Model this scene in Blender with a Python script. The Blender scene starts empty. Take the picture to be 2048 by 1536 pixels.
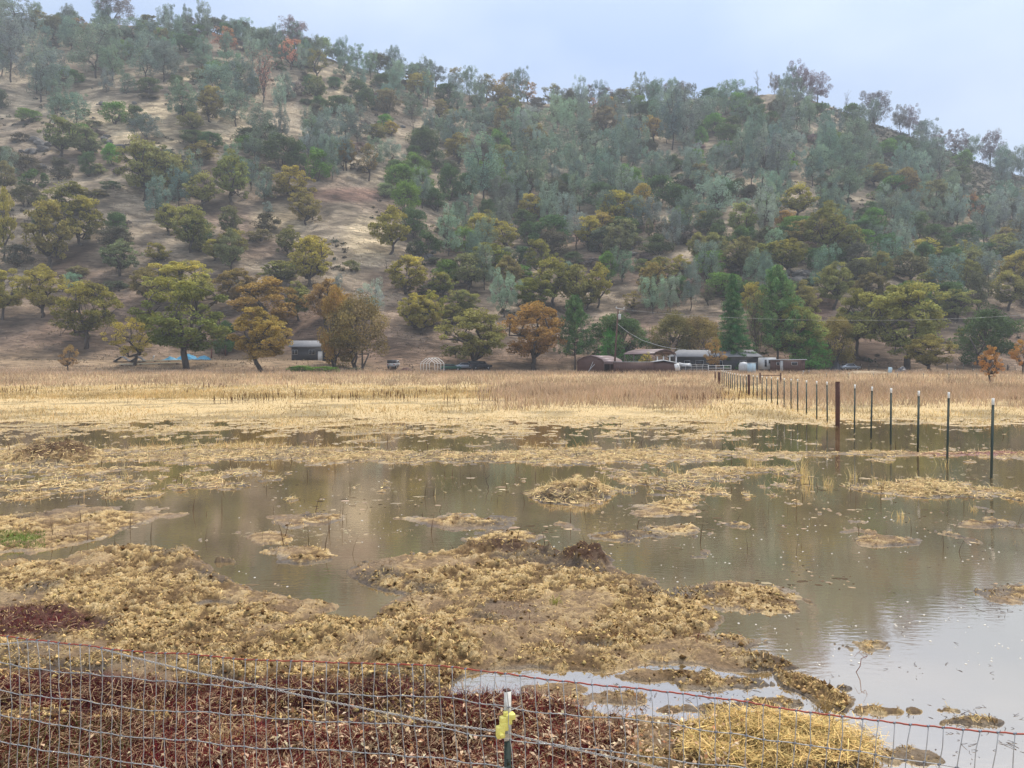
import bpy, math, random
import numpy as np
from mathutils import Vector
C = bpy.context.scene
R = math.radians
F, HX, HY, CH = 1540.0, 1024.0, 734.0, 2.25      # focal length and horizon of the 2048 px photograph, camera height
# ---------------------------------------------------------------- camera, sky, sun, exposure
cam_d = bpy.data.cameras.new('camera'); cam = bpy.data.objects.new('camera', cam_d)
C.collection.objects.link(cam); C.camera = cam
cam.location = (0, 0, CH); cam.rotation_euler = (R(90), 0, 0)
cam_d.sensor_width = 36; cam_d.lens = F/2048*36; cam_d.shift_y = -(768-HY)/2048
cam_d.clip_start = .05; cam_d.clip_end = 4000
C.view_settings.view_transform = 'Standard'; C.view_settings.look = 'None'
C.view_settings.exposure = 0.38; C.view_settings.gamma = 1
SUN_EL, SUN_AZ = 58, 42         # high beyond the hill on the right, veiled by cloud
W = bpy.data.worlds.new('World'); C.world = W; W.use_nodes = True
nt = W.node_tree; N = nt.nodes; L = nt.links; N.clear()
sky = N.new('ShaderNodeTexSky'); sky.sky_type = 'NISHITA'; sky.sun_disc = False
sky.sun_elevation = R(SUN_EL); sky.sun_rotation = R(SUN_AZ); sky.air_density = 1.0; sky.dust_density = 1.5
bg1 = N.new('ShaderNodeBackground'); bg1.inputs[1].default_value = .05; L.new(sky.outputs[0], bg1.inputs[0])
tc = N.new('ShaderNodeTexCoord')
mp = N.new('ShaderNodeMapping'); mp.inputs['Scale'].default_value = (1.4, 1.4, 2.6); L.new(tc.outputs['Generated'], mp.inputs[0])
nz = N.new('ShaderNodeTexNoise'); nz.inputs['Scale'].default_value = 2.3; nz.inputs['Detail'].default_value = 4; nz.inputs['Roughness'].default_value = .45
L.new(mp.outputs[0], nz.inputs['Vector'])
cr = N.new('ShaderNodeValToRGB'); cr.color_ramp.elements[0].position = .38; cr.color_ramp.elements[1].position = .62
cr.color_ramp.elements[0].color = (.345, .45, .67, 1); cr.color_ramp.elements[1].color = (.53, .61, .71, 1)
L.new(nz.outputs[0], cr.inputs[0])
sp = N.new('ShaderNodeSeparateXYZ'); L.new(tc.outputs['Generated'], sp.inputs[0])
mr = N.new('ShaderNodeMapRange'); mr.inputs[1].default_value = .30; mr.inputs[2].default_value = .95; mr.inputs[3].default_value = .66; mr.inputs[4].default_value = 1.8
L.new(sp.outputs[2], mr.inputs[0])
mw = N.new('ShaderNodeMapRange'); mw.inputs[1].default_value = .38; mw.inputs[2].default_value = .75; L.new(sp.outputs[2], mw.inputs[0])
mc = N.new('ShaderNodeMix'); mc.data_type = 'RGBA'; mc.inputs[7].default_value = (.66, .66, .66, 1); L.new(mw.outputs[0], mc.inputs[0]); L.new(cr.outputs[0], mc.inputs[6])
bg2 = N.new('ShaderNodeBackground'); L.new(mc.outputs[2], bg2.inputs[0]); L.new(mr.outputs[0], bg2.inputs[1])
ad = N.new('ShaderNodeAddShader'); L.new(bg1.outputs[0], ad.inputs[0]); L.new(bg2.outputs[0], ad.inputs[1])
wo = N.new('ShaderNodeOutputWorld'); L.new(ad.outputs[0], wo.inputs[0])
sun_d = bpy.data.lights.new('sun', 'SUN'); sun_d.energy = 2.9; sun_d.angle = R(9); sun_d.color = (1, .93, .82)
sun = bpy.data.objects.new('sun', sun_d); C.collection.objects.link(sun)
sun.rotation_euler = (R(90-SUN_EL), 0, R(180-SUN_AZ)); sun.location = (20, -30, 60)
C.cycles.max_bounces = 6; C.cycles.diffuse_bounces = 2; C.cycles.glossy_bounces = 3; C.cycles.transmission_bounces = 3
C.cycles.transparent_max_bounces = 6; C.cycles.volume_bounces = 0
C.cycles.use_denoising = True
# ---------------------------------------------------------------- noise and projection helpers
rs = np.random.RandomState(7)
def _hash(ix, iy, s):
    with np.errstate(over='ignore'):
        h = (ix.astype(np.int64)*374761393 + iy.astype(np.int64)*668265263 + s*1442695041) & 0xffffffff
        h = ((h ^ (h >> 13))*1274126177) & 0xffffffff
        h = h ^ (h >> 16)
    return (h & 0xffff)/65535.0
def vnoise(x, y, s=0):
    ix = np.floor(x); iy = np.floor(y); fx = x-ix; fy = y-iy
    fx = fx*fx*(3-2*fx); fy = fy*fy*(3-2*fy)
    a = _hash(ix, iy, s); b = _hash(ix+1, iy, s); c = _hash(ix, iy+1, s); d = _hash(ix+1, iy+1, s)
    return (a*(1-fx)+b*fx)*(1-fy)+(c*(1-fx)+d*fx)*fy
def fbm(x, y, s=0, o=4, g=.5):
    r = 0; a = 1; t = 0
    for k in range(o):
        r = r+a*(vnoise(x*2**k+k*17.3, y*2**k-k*9.1, s+k)*2-1); t += a; a *= g
    return r/t
def sm(a, b, x):
    t = np.clip((x-a)/(b-a), 0, 1); return t*t*(3-2*t)
def unp(X, Y, z=0.0):
    """pixel of the photograph to the point on the level z"""
    d = F*(CH-z)/(Y-HY); return ((X-HX)/F*d, d, z)
def at(X, Y, d):
    return ((X-HX)/F*d, d, CH-(Y-HY)/F*d)
# ---------------------------------------------------------------- terrain
RX = np.array([-900,-300,0,150,300,430,600,700,800,950,1050,1130,1250,1400,1550,1610,1655,1700,1792,1900,1980,2048,2400,3000])
RY = np.array([  60,  45,38, 45, 52, 66,100,130,157,192,204,210,206,196,188,196,210,230,262,303,334,354,455,600])
def hill_par(x, y):
    X = HX+F*x/np.maximum(y, 1.0)
    ry = np.interp(X, RX, RY)
    yr = 405+np.interp(X, [0, 700, 1100, 1600, 2048], [0, 10, 45, 20, 45])
    toe = np.interp(X, [-300, 600, 800, 1150, 1700, 2300], [164, 166, 158, 163, 163, 166])
    return X, ry, yr, toe
def T(x, y):
    """height of the land beyond the flooded part"""
    x = np.asarray(x, float); y = np.asarray(y, float)
    X, ry, yr, toe = hill_par(x, y)
    zf = 1.15*sm(62, 140, y)
    bank = np.interp(X, [0, 640, 770], [1, 1, 0])
    zf = zf+bank*(2.1*sm(146, 157, y)+.35*sm(120, 146, y))
    z0 = 1.15+bank*2.45
    zr = CH+(HY-ry)/F*yr
    t = (y-toe)/(yr-toe); tc_ = np.clip(t, 0, 1)
    g = tc_*(.80+.20*tc_)
    zh = z0+(zr-z0)*g
    env = np.sin(np.pi*tc_)**.7
    zh = zh+env*(7*fbm(x/75, y/110, 3, 3)+1.6*fbm(x/16, y/16, 5, 3))
    zh = zh+.35*np.clip(t*12, 0, 1)*fbm(x/3.2, y/3.2, 9, 2)
    back = (y-yr)
    zh = np.where(t > 1, np.maximum(zr-.42*back-.0015*back**2, 0)+.5*fbm(x/9, y/9, 4, 2), zh)
    return np.where(t > 0, zh, zf)
def on_hill(X, Y, lo=140.0):
    """first point of the land in that column of the photograph, as seen going up to row Y"""
    d = np.arange(lo, 470, .5); x = (X-HX)/F*d
    v = HY-(T(x, d)-CH)/d*F
    k = np.argmax(v <= Y) if (v <= Y).any() else int(np.argmin(v))
    return x[k], d[k], float(T(x[k], d[k]))
# land in the flooded field, drawn from above: outlines and islets
def sdist(px, py, poly, asp=2.4):
    """signed distance to an outline, positive inside"""
    P = np.array(poly, float); Q = np.roll(P, -1, 0); best = np.full(px.shape, 1e9); ins = np.zeros(px.shape, bool)
    for (ax, ay), (bx, by) in zip(P, Q):
        dx, dy = bx-ax, (by-ay)*asp; qx = px-ax; qy = (py-ay)*asp
        t = np.clip((qx*dx+qy*dy)/(dx*dx+dy*dy+1e-9), 0, 1)
        best = np.minimum(best, (qx-t*dx)**2+(qy-t*dy)**2)
        if ay != by:
            c = ((ay > py) != (by > py)) & (px < (bx-ax)*(py-ay)/(by-ay)+ax); ins ^= c
    return np.where(ins, 1, -1)*np.sqrt(best)
MAIN = [(-600,1125),(60,1125),(130,1112),(200,1100),(300,1096),(380,1102),(405,1130),(470,1158),(500,1185),(570,1197),(640,1205),(680,1212),(640,1228),(690,1240),(745,1238),(765,1215),(805,1192),(740,1178),(690,1142),(770,1122),(850,1112),(935,1093),(1040,1090),(1110,1108),(1230,1140),(1300,1160),(1350,1188),(1440,1235),(1430,1260),(1400,1285),(1480,1305),(1580,1325),(1600,1338),(1500,1345),(1400,1328),(1290,1326),(1210,1345),(1000,1342),(930,1350),(890,1372),(900,1395),(990,1388),(1080,1405),(1180,1430),(1290,1450),(1370,1450),(1480,1438),(1600,1455),(1700,1490),(1760,1540),(1900,1900),(-600,1900)]
LOBE = [(-600,1030),(0,1035),(90,1022),(170,1015),(240,1020),(345,1025),(300,1045),(240,1060),(200,1078),(120,1092),(60,1108),(-600,1116)]
STRIP = [(1540,1340),(1640,1365),(1705,1400),(1690,1425),(1620,1402),(1560,1372)]
ISL = [(1145,990,78,17,1.6),(1390,980,88,8,.5),(1325,1015,58,13,.6),(1345,1058,45,8,.5),(1260,1072,62,6,.5),(940,1041,92,13,.6),(1000,1076,62,12,.7),(1470,1195,135,24,.9),
       (620,1040,62,14,.7),(600,1110,62,12,.6),(540,1075,32,10,.5),(1780,1083,78,9,.6),(1870,980,125,15,.8),(1740,1290,45,10,.4),(1920,1447,120,11,.5),(1830,1422,80,7,.4),
       (1850,1505,90,18,.4),(1690,1375,24,6,.4),(1175,1128,52,20,1.0),(110,915,112,18,1.5),(1420,1285,70,14,.5),(1640,1470,60,18,.5),(2010,1190,60,12,.35),(1090,1378,60,9,.5),(1225,1398,85,9,.5),(1330,1352,60,7,.5),(1450,1368,80,9,.5),(1540,1408,60,8,.45),(1380,1420,60,8,.5),(520,905,200,14,.7),(300,1030,60,7,.6)]
PUD = [(430,1213,62,13,1.2),(1190,1296,55,8,1.0),(60,1120,120,10,.4),(380,1290,40,5,.3)]
def landness(x, y):
    X = HX+F*x/y; v = HY+F*CH/y
    n1 = fbm(x/1.1, y/1.1, 21, 5, .55); n2 = fbm(x*4.5, y*4.5, 31, 3)
    near = np.maximum(np.maximum(sdist(X, v, MAIN), sdist(X, v, LOBE)), sdist(X, v, STRIP))/26
    near = np.clip(near, -1.2, 1)
    n3 = fbm(x/.40, y/.52, 33, 5, .7)
    for cx, cy, rx, ry, k in ISL:
        near = np.maximum(near, np.clip((1-((X-cx)/(rx*1.1))**2-((v-cy)/(ry*1.15))**2)*k*.62, -1.2, k))
    for cx, cy, rx, ry, k in PUD:
        near = near-np.clip((1-((X-cx)/rx)**2-((v-cy)/ry)**2)*2*k, 0, 2)
    near = np.maximum(near, np.where((v < 1125) & (v > 955), np.minimum(fbm(x/.8, y/1.1, 57, 5, .68)*2.6-1.0, .3), -1))
    # farther: share of each row that stands out of the water
    left = np.interp(X, [300, 700], [1, 0]); mid = np.interp(X, [1100, 1250, 1560, 1700], [0, 1, 1, 0])
    right = sm(1430, 1560, X)
    band = np.exp(-((v-912)/17)**2)*(1-.75*sm(1250, 1650, X))
    cov = np.where(v > 935, left*np.interp(v, [935, 985, 1010], [.42, .30, 0])+mid*np.interp(v, [935, 985, 1000], [.40, .28, 0]), 0)
    cov = np.maximum(cov, .60*band)
    c2 = np.interp(v, [780, 815, 850, 872, 890], [1.3, .74, .34, .24, .16]); c2 = c2*(1-right)+right*np.interp(v, [800, 828, 842, 860], [1.3, 1.05, .35, .06])
    cov = np.where(v < 890, np.maximum(cov, c2), cov)
    cov = np.maximum(cov, right*np.exp(-((v-908)/4)**2)*.6)
    cov = cov+.1*(v < 1010)
    far = (cov-.5)*2.2+.1
    return np.maximum(near+.55*n1+.85*n3+.25*n2-.02, far+.85*n1+.95*n3+.35*n2), n1, n2, X, v
def mat(name, col=(.5,.5,.5), rough=.8, metal=0, noise=None, bump=0, attr=None, spec=.5, objcol=False):
    m = bpy.data.materials.new(name); m.use_nodes = True; n = m.node_tree.nodes; l = m.node_tree.links
    b = n['Principled BSDF']; b.inputs['Base Color'].default_value = (*col, 1); b.inputs['Roughness'].default_value = rough; b.inputs['Metallic'].default_value = metal
    b.inputs['Specular IOR Level'].default_value = spec
    src = None
    if attr:
        a = n.new('ShaderNodeAttribute'); a.attribute_name = attr; src = a.outputs['Color']
    if objcol:
        a = n.new('ShaderNodeObjectInfo'); src = a.outputs['Color']
    t = n.new('ShaderNodeTexCoord')
    if noise:
        sc, c2, amt = noise
        z = n.new('ShaderNodeTexNoise'); z.inputs['Scale'].default_value = sc; z.inputs['Detail'].default_value = 6; z.inputs['Roughness'].default_value = .65
        l.new(t.outputs['Object'], z.inputs['Vector'])
        rp = n.new('ShaderNodeValToRGB'); rp.color_ramp.elements[0].position = .38; rp.color_ramp.elements[1].position = .66
        rp.color_ramp.elements[0].color = (0,0,0,1); rp.color_ramp.elements[1].color = (amt, amt, amt, 1); l.new(z.outputs[0], rp.inputs[0])
        mx = n.new('ShaderNodeMix'); mx.data_type = 'RGBA'
        l.new(rp.outputs[0], mx.inputs[0])
        if src: l.new(src, mx.inputs[6])
        else: mx.inputs[6].default_value = (*col, 1)
        mx.inputs[7].default_value = (*c2, 1); src = mx.outputs[2]
    if src: l.new(src, b.inputs['Base Color'])
    if bump:
        z = n.new('ShaderNodeTexNoise'); z.inputs['Scale'].default_value = bump[0]; z.inputs['Detail'].default_value = 5; l.new(t.outputs['Object'], z.inputs['Vector'])
        bp = n.new('ShaderNodeBump'); bp.inputs['Distance'].default_value = bump[1]; bp.inputs['Strength'].default_value = .8; l.new(z.outputs[0], bp.inputs['Height']); l.new(bp.outputs[0], b.inputs['Normal'])
    return m
def tag(o, label=None, cat=None, group=None, kind=None):
    for k, v in (('label', label), ('category', cat), ('group', group), ('kind', kind)):
        if v: o[k] = v
    return o
def rawmesh(name, V, Q=None, Tr=None, cols=None, smooth=False):
    me = bpy.data.meshes.new(name); V = np.asarray(V, np.float32); me.vertices.add(len(V)); me.vertices.foreach_set('co', V.ravel())
    Q = np.zeros((0, 4), np.int32) if Q is None else np.asarray(Q, np.int32).reshape(-1, 4)
    Tr = np.zeros((0, 3), np.int32) if Tr is None else np.asarray(Tr, np.int32).reshape(-1, 3)
    me.loops.add(Q.size+Tr.size); me.loops.foreach_set('vertex_index', np.concatenate([Q.ravel(), Tr.ravel()]))
    me.polygons.add(len(Q)+len(Tr))
    me.polygons.foreach_set('loop_start', np.concatenate([np.arange(len(Q))*4, len(Q)*4+np.arange(len(Tr))*3]).astype(np.int32))
    me.polygons.foreach_set('loop_total', np.concatenate([np.full(len(Q), 4), np.full(len(Tr), 3)]).astype(np.int32))
    if smooth: me.polygons.foreach_set('use_smooth', np.ones(len(Q)+len(Tr), bool))
    if cols is not None:
        a = me.attributes.new('col', 'FLOAT_COLOR', 'POINT'); c4 = np.ones((len(V), 4), np.float32); c4[:, :3] = cols; a.data.foreach_set('color', c4.ravel())
    me.update(calc_edges=True); me.validate()
    return me
def link(name, me, m=None, parent=None, loc=None):
    o = bpy.data.objects.new(name, me); C.collection.objects.link(o)
    if m and me and not me.materials: me.materials.append(m)
    if parent: o.parent = parent
    if loc: o.location = loc
    return o
def empty(name, loc=(0,0,0), rz=0, **k):
    o = bpy.data.objects.new(name, None); C.collection.objects.link(o); o.location = loc; o.rotation_euler = (0,0,rz); o.empty_display_size = .3
    return tag(o, **k)
class MB:
    """collects boxes, bars and tubes into one mesh"""
    def __init__(s): s.v = []; s.q = []; s.t = []; s.n = 0
    def add(s, V, Q=(), Tr=()):
        V = np.asarray(V, float); s.v.append(V)
        if len(Q): s.q.append(np.asarray(Q)+s.n)
        if len(Tr): s.t.append(np.asarray(Tr)+s.n)
        s.n += len(V); return s
    def box(s, c, d, rz=0, ry=0, rx=0):
        V = np.array([[x, y, z] for z in (-.5,.5) for y in (-.5,.5) for x in (-.5,.5)])*np.array(d)
        for ang, (i, j) in ((rx, (1,2)), (ry, (2,0)), (rz, (0,1))):
            if ang:
                ca, sa = math.cos(ang), math.sin(ang); a = V[:, i].copy(); b = V[:, j].copy(); V[:, i] = ca*a-sa*b; V[:, j] = sa*a+ca*b
        return s.add(V+np.array(c), [(0,2,3,1),(4,5,7,6),(0,1,5,4),(2,6,7,3),(0,4,6,2),(1,3,7,5)])
    def prism(s, prof, y0, y1, axis='y'):
        """closed outline in x,z swept from y0 to y1"""
        n = len(prof); A = [(p[0], y0, p[1]) for p in prof]+[(p[0], y1, p[1]) for p in prof]
        c0 = np.mean(A[:n], 0); c1 = np.mean(A[n:], 0); A = A+[tuple(c0), tuple(c1)]
        Q = [(i, (i+1) % n, n+(i+1) % n, n+i) for i in range(n)]
        Tr = [(2*n, (i+1) % n, i) for i in range(n)]+[(2*n+1, n+i, n+(i+1) % n) for i in range(n)]
        A = np.array(A)
        if axis == 'x': A = A[:, [1, 0, 2]]
        return s.add(A, Q, Tr)
    def tube(s, P, r, n=6, cap=True):
        P = np.asarray(P, float); m = len(P); r = np.full(m, r) if np.isscalar(r) else np.asarray(r, float)
        D = np.gradient(P, axis=0); D /= np.linalg.norm(D, axis=1, keepdims=True)+1e-9
        up = np.array([0,0,1.]) if abs(D[0,2]) < .9 else np.array([1.,0,0]); U = np.cross(D, up); U /= np.linalg.norm(U, axis=1, keepdims=True)+1e-9; Wv = np.cross(D, U)
        a = np.linspace(0, 2*math.pi, n, endpoint=False)
        V = (P[:, None]+r[:, None, None]*(np.cos(a)[None, :, None]*U[:, None]+np.sin(a)[None, :, None]*Wv[:, None])).reshape(-1, 3)
        Q = [(i*n+j, i*n+(j+1) % n, (i+1)*n+(j+1) % n, (i+1)*n+j) for i in range(m-1) for j in range(n)]
        Tr = []
        if cap:
            V = np.vstack([V, P[0], P[-1]]); k = m*n
            Tr = [(k, (j+1) % n, j) for j in range(n)]+[(k+1, (m-1)*n+j, (m-1)*n+(j+1) % n) for j in range(n)]
        return s.add(V, Q, Tr)
    def mesh(s, name, smooth=False, cols=None):
        return rawmesh(name, np.vstack(s.v), np.vstack(s.q) if s.q else None, np.vstack(s.t) if s.t else None, cols, smooth)
    def build(s, name, m, parent=None, smooth=False, loc=None):
        return link(name, s.mesh(name, smooth), m, parent, loc)
# ---------------------------------------------------------------- ground sheet with the mud and straw of the flooded field
def grid_mesh(name, U, D):
    uu, dd = np.meshgrid(U, D); x = uu*dd; y = dd; nu = len(U)
    i = np.arange(len(D)-1)[:, None]*nu+np.arange(nu-1)[None]
    return x, y, np.stack([i, i+1, i+nu+1, i+nu], -1).reshape(-1, 4)
def field(x, y):
    f, n1, n2, X, v = landness(x, y)
    sat = np.clip(f, 0, 1)
    fine = fbm(x*11, y*11, 41, 4, .62); lump = fbm(x*3.2, y*3.2, 51, 3)
    tall = np.zeros_like(x)
    for cx, cy, rx, ry, k in ((1145,988,80,18,.15),(1175,1126,64,20,.11),(110,913,110,17,.20),(1040,1105,110,20,.05),(300,1120,180,30,.05),(820,1290,330,40,.05),(1560,1490,200,50,.06)):
        tall = tall+k*np.clip(1-((X-cx)/rx)**2-((v-cy)/ry)**2+.35*lump, 0, 1)
    rough_amp = np.interp(y, [4, 12, 40, 90], [1, 1.0, 1.3, 1.8])
    z = np.where(f > 0, .010+.045*sat+sat*(.034*lump+(.066-.044*sm(.02, .4, fbm(x*1.5+9, y*1.5, 75, 4)))*fine*np.clip(f*4, 0, 1))*rough_amp, .09*f)
    z = z+tall*(1+.5*lump+.5*fine)*np.clip(f*3, 0, 1)+T(x, y)*sm(60, 75, y)
    return z+sm(4.6, 3.2, y)*.06, f, fine, lump, X, v
U = np.linspace(-.86, .86, 1150); D = np.concatenate([3.2*np.exp(np.arange(0, 1180)*.0031)]); D = D[D < 125]
x, y, Q = grid_mesh('ground', U, D)
z, f, fine, lump, X, v = field(x, y)
# colour of the soil and straw cover
def mixc(a, b, t): return a*(1-t[..., None])+np.array(b)*t[..., None]
col = np.empty(x.shape+(3,)); col[:] = (.46, .315, .135)
col = mixc(col, (.30, .195, .085), sm(-.1, .4, fbm(x*2.3, y*2.3, 61, 4)))
col = mixc(col, (.115, .068, .03), sm(.12, .45, fine+.4*lump)*.0+sm(.06, -.14, fine)*.92)  # crevice shade painted into the colour: hollows between clods go dark
col = mixc(col, (.64, .49, .27), sm(.12, .4, fine)*.6)
col = mixc(col, (.25, .205, .155), sm(.34, .05, f)*.8*sm(-.35, .25, fbm(x*2.2, y*2.2, 73, 3)))                    # bleached muck at the waterline
col = mixc(col, (.07, .06, .055), sm(.12, .38, fbm(x*1.3+5, y*1.3, 71, 4)+.25*sm(.4, 0, f))*.72)   # wet black mud
matt = sm(.02, .4, fbm(x*1.5+9, y*1.5, 75, 4)); col = mixc(col, (.255, .175, .105), matt*.6)
far = sm(14, 40, y)
fc = mixc(np.zeros_like(col)+(.56, .42, .22), (.30, .23, .12), sm(-.1, .5, fbm(x*.5, y*.5, 77, 4)))
col = mixc(col, (0, 0, 0), far)+fc*far[..., None]
def blob(cx, cy, rx, ry): return np.clip(1.4-((X-cx)/rx)**2-((v-cy)/ry)**2, 0, 1)
red = np.maximum.reduce([blob(60, 1252, 150, 32), blob(90, 1400, 300, 45), blob(560, 1410, 340, 42), blob(1000, 1440, 170, 50), blob(300, 1480, 500, 40), sm(1440, 1480, v)*sm(1330, 1130, X), blob(1100, 1360, 70, 8)*.6])
red = np.clip(red*1.3-.35*(fbm(x*2, y*2, 81, 3)+.3), 0, 1)
col = mixc(col, (.07, .018, .02), red*.9)
drk = np.maximum.reduce([blob(1175, 1125, 48, 16), blob(1040, 1105, 130, 12)*.7, blob(110, 915, 80, 12)*.8, blob(1380, 980, 60, 5)])
col = mixc(col, (.06, .026, .014), np.clip(drk*1.5*(.8+fine), 0, 1)*.85)
green = np.maximum(blob(40, 1083, 45, 8)*.7, blob(110, 1500, 130, 30)*.5); col = mixc(col, (.13, .17, .04), green)
hay = blob(1560, 1495, 190, 46); col = mixc(col, (.42, .29, .12), hay*.8)
purple = blob(1950, 908, 130, 4)*.8; col = mixc(col, (.20, .07, .07), purple)
g_me = rawmesh('ground', np.stack([x, y, z], -1).reshape(-1, 3), Q, None, np.clip(col.reshape(-1, 3), 0, 1), smooth=True)
wet = g_me.attributes.new('wet', 'FLOAT', 'POINT'); wet.data.foreach_set('value', (1-sm(.0, .35, f)).astype(np.float32).ravel())
def ground_mat():
    m = mat('mud_and_straw', attr='col', rough=.85, spec=.3); n = m.node_tree.nodes; l = m.node_tree.links; b = n['Principled BSDF']
    t = n.new('ShaderNodeTexCoord'); z1 = n.new('ShaderNodeTexNoise'); z1.inputs['Scale'].default_value = 34; z1.inputs['Detail'].default_value = 7; z1.inputs['Roughness'].default_value = .75
    l.new(t.outputs['Object'], z1.inputs['Vector'])
    mr = n.new('ShaderNodeMapRange'); mr.inputs[1].default_value = .3; mr.inputs[2].default_value = .72; mr.inputs[3].default_value = .45; mr.inputs[4].default_value = 1.45; l.new(z1.outputs[0], mr.inputs[0])
    a = [q for q in n if q.type == 'ATTRIBUTE'][0]
    vm = n.new('ShaderNodeVectorMath'); vm.operation = 'SCALE'; l.new(a.outputs['Color'], vm.inputs[0]); l.new(mr.outputs[0], vm.inputs[3]); l.new(vm.outputs[0], b.inputs['Base Color'])
    bp = n.new('ShaderNodeBump'); bp.inputs['Distance'].default_value = .025; bp.inputs['Strength'].default_value = .9; l.new(z1.outputs[0], bp.inputs['Height']); l.new(bp.outputs[0], b.inputs['Normal'])
    w = n.new('ShaderNodeAttribute'); w.attribute_name = 'wet'
    m2 = n.new('ShaderNodeMapRange'); m2.inputs[3].default_value = .9; m2.inputs[4].default_value = .5; l.new(w.outputs['Fac'], m2.inputs[0]); l.new(m2.outputs[0], b.inputs['Roughness'])
    return m
tag(link('ground', g_me, ground_mat()), kind='structure')
# the rest of the flat land around it, one sheet to the hills and past the frame
def hill_mat():
    m = bpy.data.materials.new('dry_hillside'); m.use_nodes = True; n = m.node_tree.nodes; l = m.node_tree.links; b = n['Principled BSDF']; b.inputs['Roughness'].default_value = .95; b.inputs['Specular IOR Level'].default_value = .1
    t = n.new('ShaderNodeTexCoord'); a = n.new('ShaderNodeAttribute'); a.attribute_name = 'col'
    mp = n.new('ShaderNodeMapping'); mp.inputs['Scale'].default_value = (.35, 1, 1.2); l.new(t.outputs['Object'], mp.inputs[0])
    z1 = n.new('ShaderNodeTexNoise'); z1.inputs['Scale'].default_value = .75; z1.inputs['Detail'].default_value = 6; z1.inputs['Roughness'].default_value = .7; z1.inputs['Distortion'].default_value = 1.2; l.new(mp.outputs[0], z1.inputs['Vector'])
    mr = n.new('ShaderNodeMapRange'); mr.inputs[1].default_value = .33; mr.inputs[2].default_value = .68; mr.inputs[3].default_value = .38; mr.inputs[4].default_value = 1.6; l.new(z1.outputs[0], mr.inputs[0])
    vm = n.new('ShaderNodeVectorMath'); vm.operation = 'SCALE'; l.new(a.outputs['Color'], vm.inputs[0]); l.new(mr.outputs[0], vm.inputs[3]); l.new(vm.outputs[0], b.inputs['Base Color'])
    bp = n.new('ShaderNodeBump'); bp.inputs['Distance'].default_value = .8; bp.inputs['Strength'].default_value = .7; l.new(z1.outputs[0], bp.inputs['Height']); l.new(bp.outputs[0], b.inputs['Normal'])
    return m
HM = hill_mat()
U = np.linspace(-1.25, 1.25, 620); D = np.concatenate([np.arange(D[-1], 150, 1.5), np.arange(150, 470, .9), np.arange(471, 760, 8)])
x, y, Q = grid_mesh('hill', U, D); z = T(x, y); X, ry, yr, toe = hill_par(x, y); v = HY-(z-CH)/y*F
col = np.empty(x.shape+(3,)); col[:] = (.235, .19, .14)
up = sm(.05, .75, (y-toe)/(yr-toe))
col = mixc(col, (.33, .27, .19), up*.8)
br = sm(-.12, .32, fbm(x/26, y/30, 91, 4)); col = mixc(col, (.14, .10, .075), br*(1-.55*up))
low = sm(.22, .0, (y-toe)/(yr-toe)); col = mixc(col, (.145, .095, .068), low*.8)
redp = np.maximum.reduce([np.clip(1.3-((X-a)/b)**2-((v-c)/d)**2, 0, 1) for a, b, c, d in ((1430, 150, 560, 25), (1150, 120, 470, 22), (1640, 40, 610, 25), (1240, 200, 455, 14), (700, 90, 390, 16))])
col = mixc(col, (.16, .09, .07), redp*.7)
pale = np.maximum.reduce([np.clip(1.3-((X-a)/b)**2-((v-c)/d)**2, 0, 1) for a, b, c, d in ((380, 30, 150, 14), (110, 90, 60, 40), (300, 200, 250, 60), (700, 60, 200, 40), (1040, 40, 275, 25), (1930, 28, 445, 9), (1990, 40, 565, 25), (1700, 30, 590, 30), (560, 60, 440, 40), (740, 60, 480, 50))])
col = mixc(col, (.40, .32, .20), pale*.6)
col = col*(.92+.75*sm(-.25, .3, fbm(x/8, y/2.8, 95, 3, .6))-.3+.5*fbm(x/6, y/4, 93, 3))[..., None]
chap = sm(1640, 1760, X)*sm(520, 330, v)*.8; col = mixc(col, (.085, .08, .06), chap)
flat = sm(8, -4, y-toe); col = mixc(col, (.30, .215, .135), flat*.8)
tag(link('hillside', rawmesh('hillside', np.stack([x, y, z], -1).reshape(-1, 3), Q, None, np.clip(col.reshape(-1, 3), 0, 1), True), HM), kind='structure')
# ground outside the frame: roadside verge under the camera and the field to both sides
MSOIL = mat('dry_soil', (.36, .28, .17), .9, noise=(1.5, (.2, .14, .09), .8), bump=(12, .03))
def sheet(name, xs, ys, zf, m):
    gx, gy = np.meshgrid(xs, ys); nu = len(xs); i = np.arange(len(ys)-1)[:, None]*nu+np.arange(nu-1)[None]
    return tag(link(name, rawmesh(name, np.stack([gx, gy, zf(gx, gy)], -1).reshape(-1, 3), np.stack([i, i+1, i+nu+1, i+nu], -1).reshape(-1, 4), None, None, True), m), kind='structure')
sheet('verge', np.linspace(-60, 60, 160), np.linspace(-40, 3.3, 60), lambda a, b: .05+.55*sm(2.4, .2, b)+.02*fbm(a*2, b*2, 5), MSOIL)
sheet('ground_base', np.linspace(-700, 700, 60), np.linspace(-60, 170, 40), lambda a, b: np.minimum(T(a, np.maximum(b, 60))*sm(60, 75, b)-.30, 1.2)+0*a, MSOIL)
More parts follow.
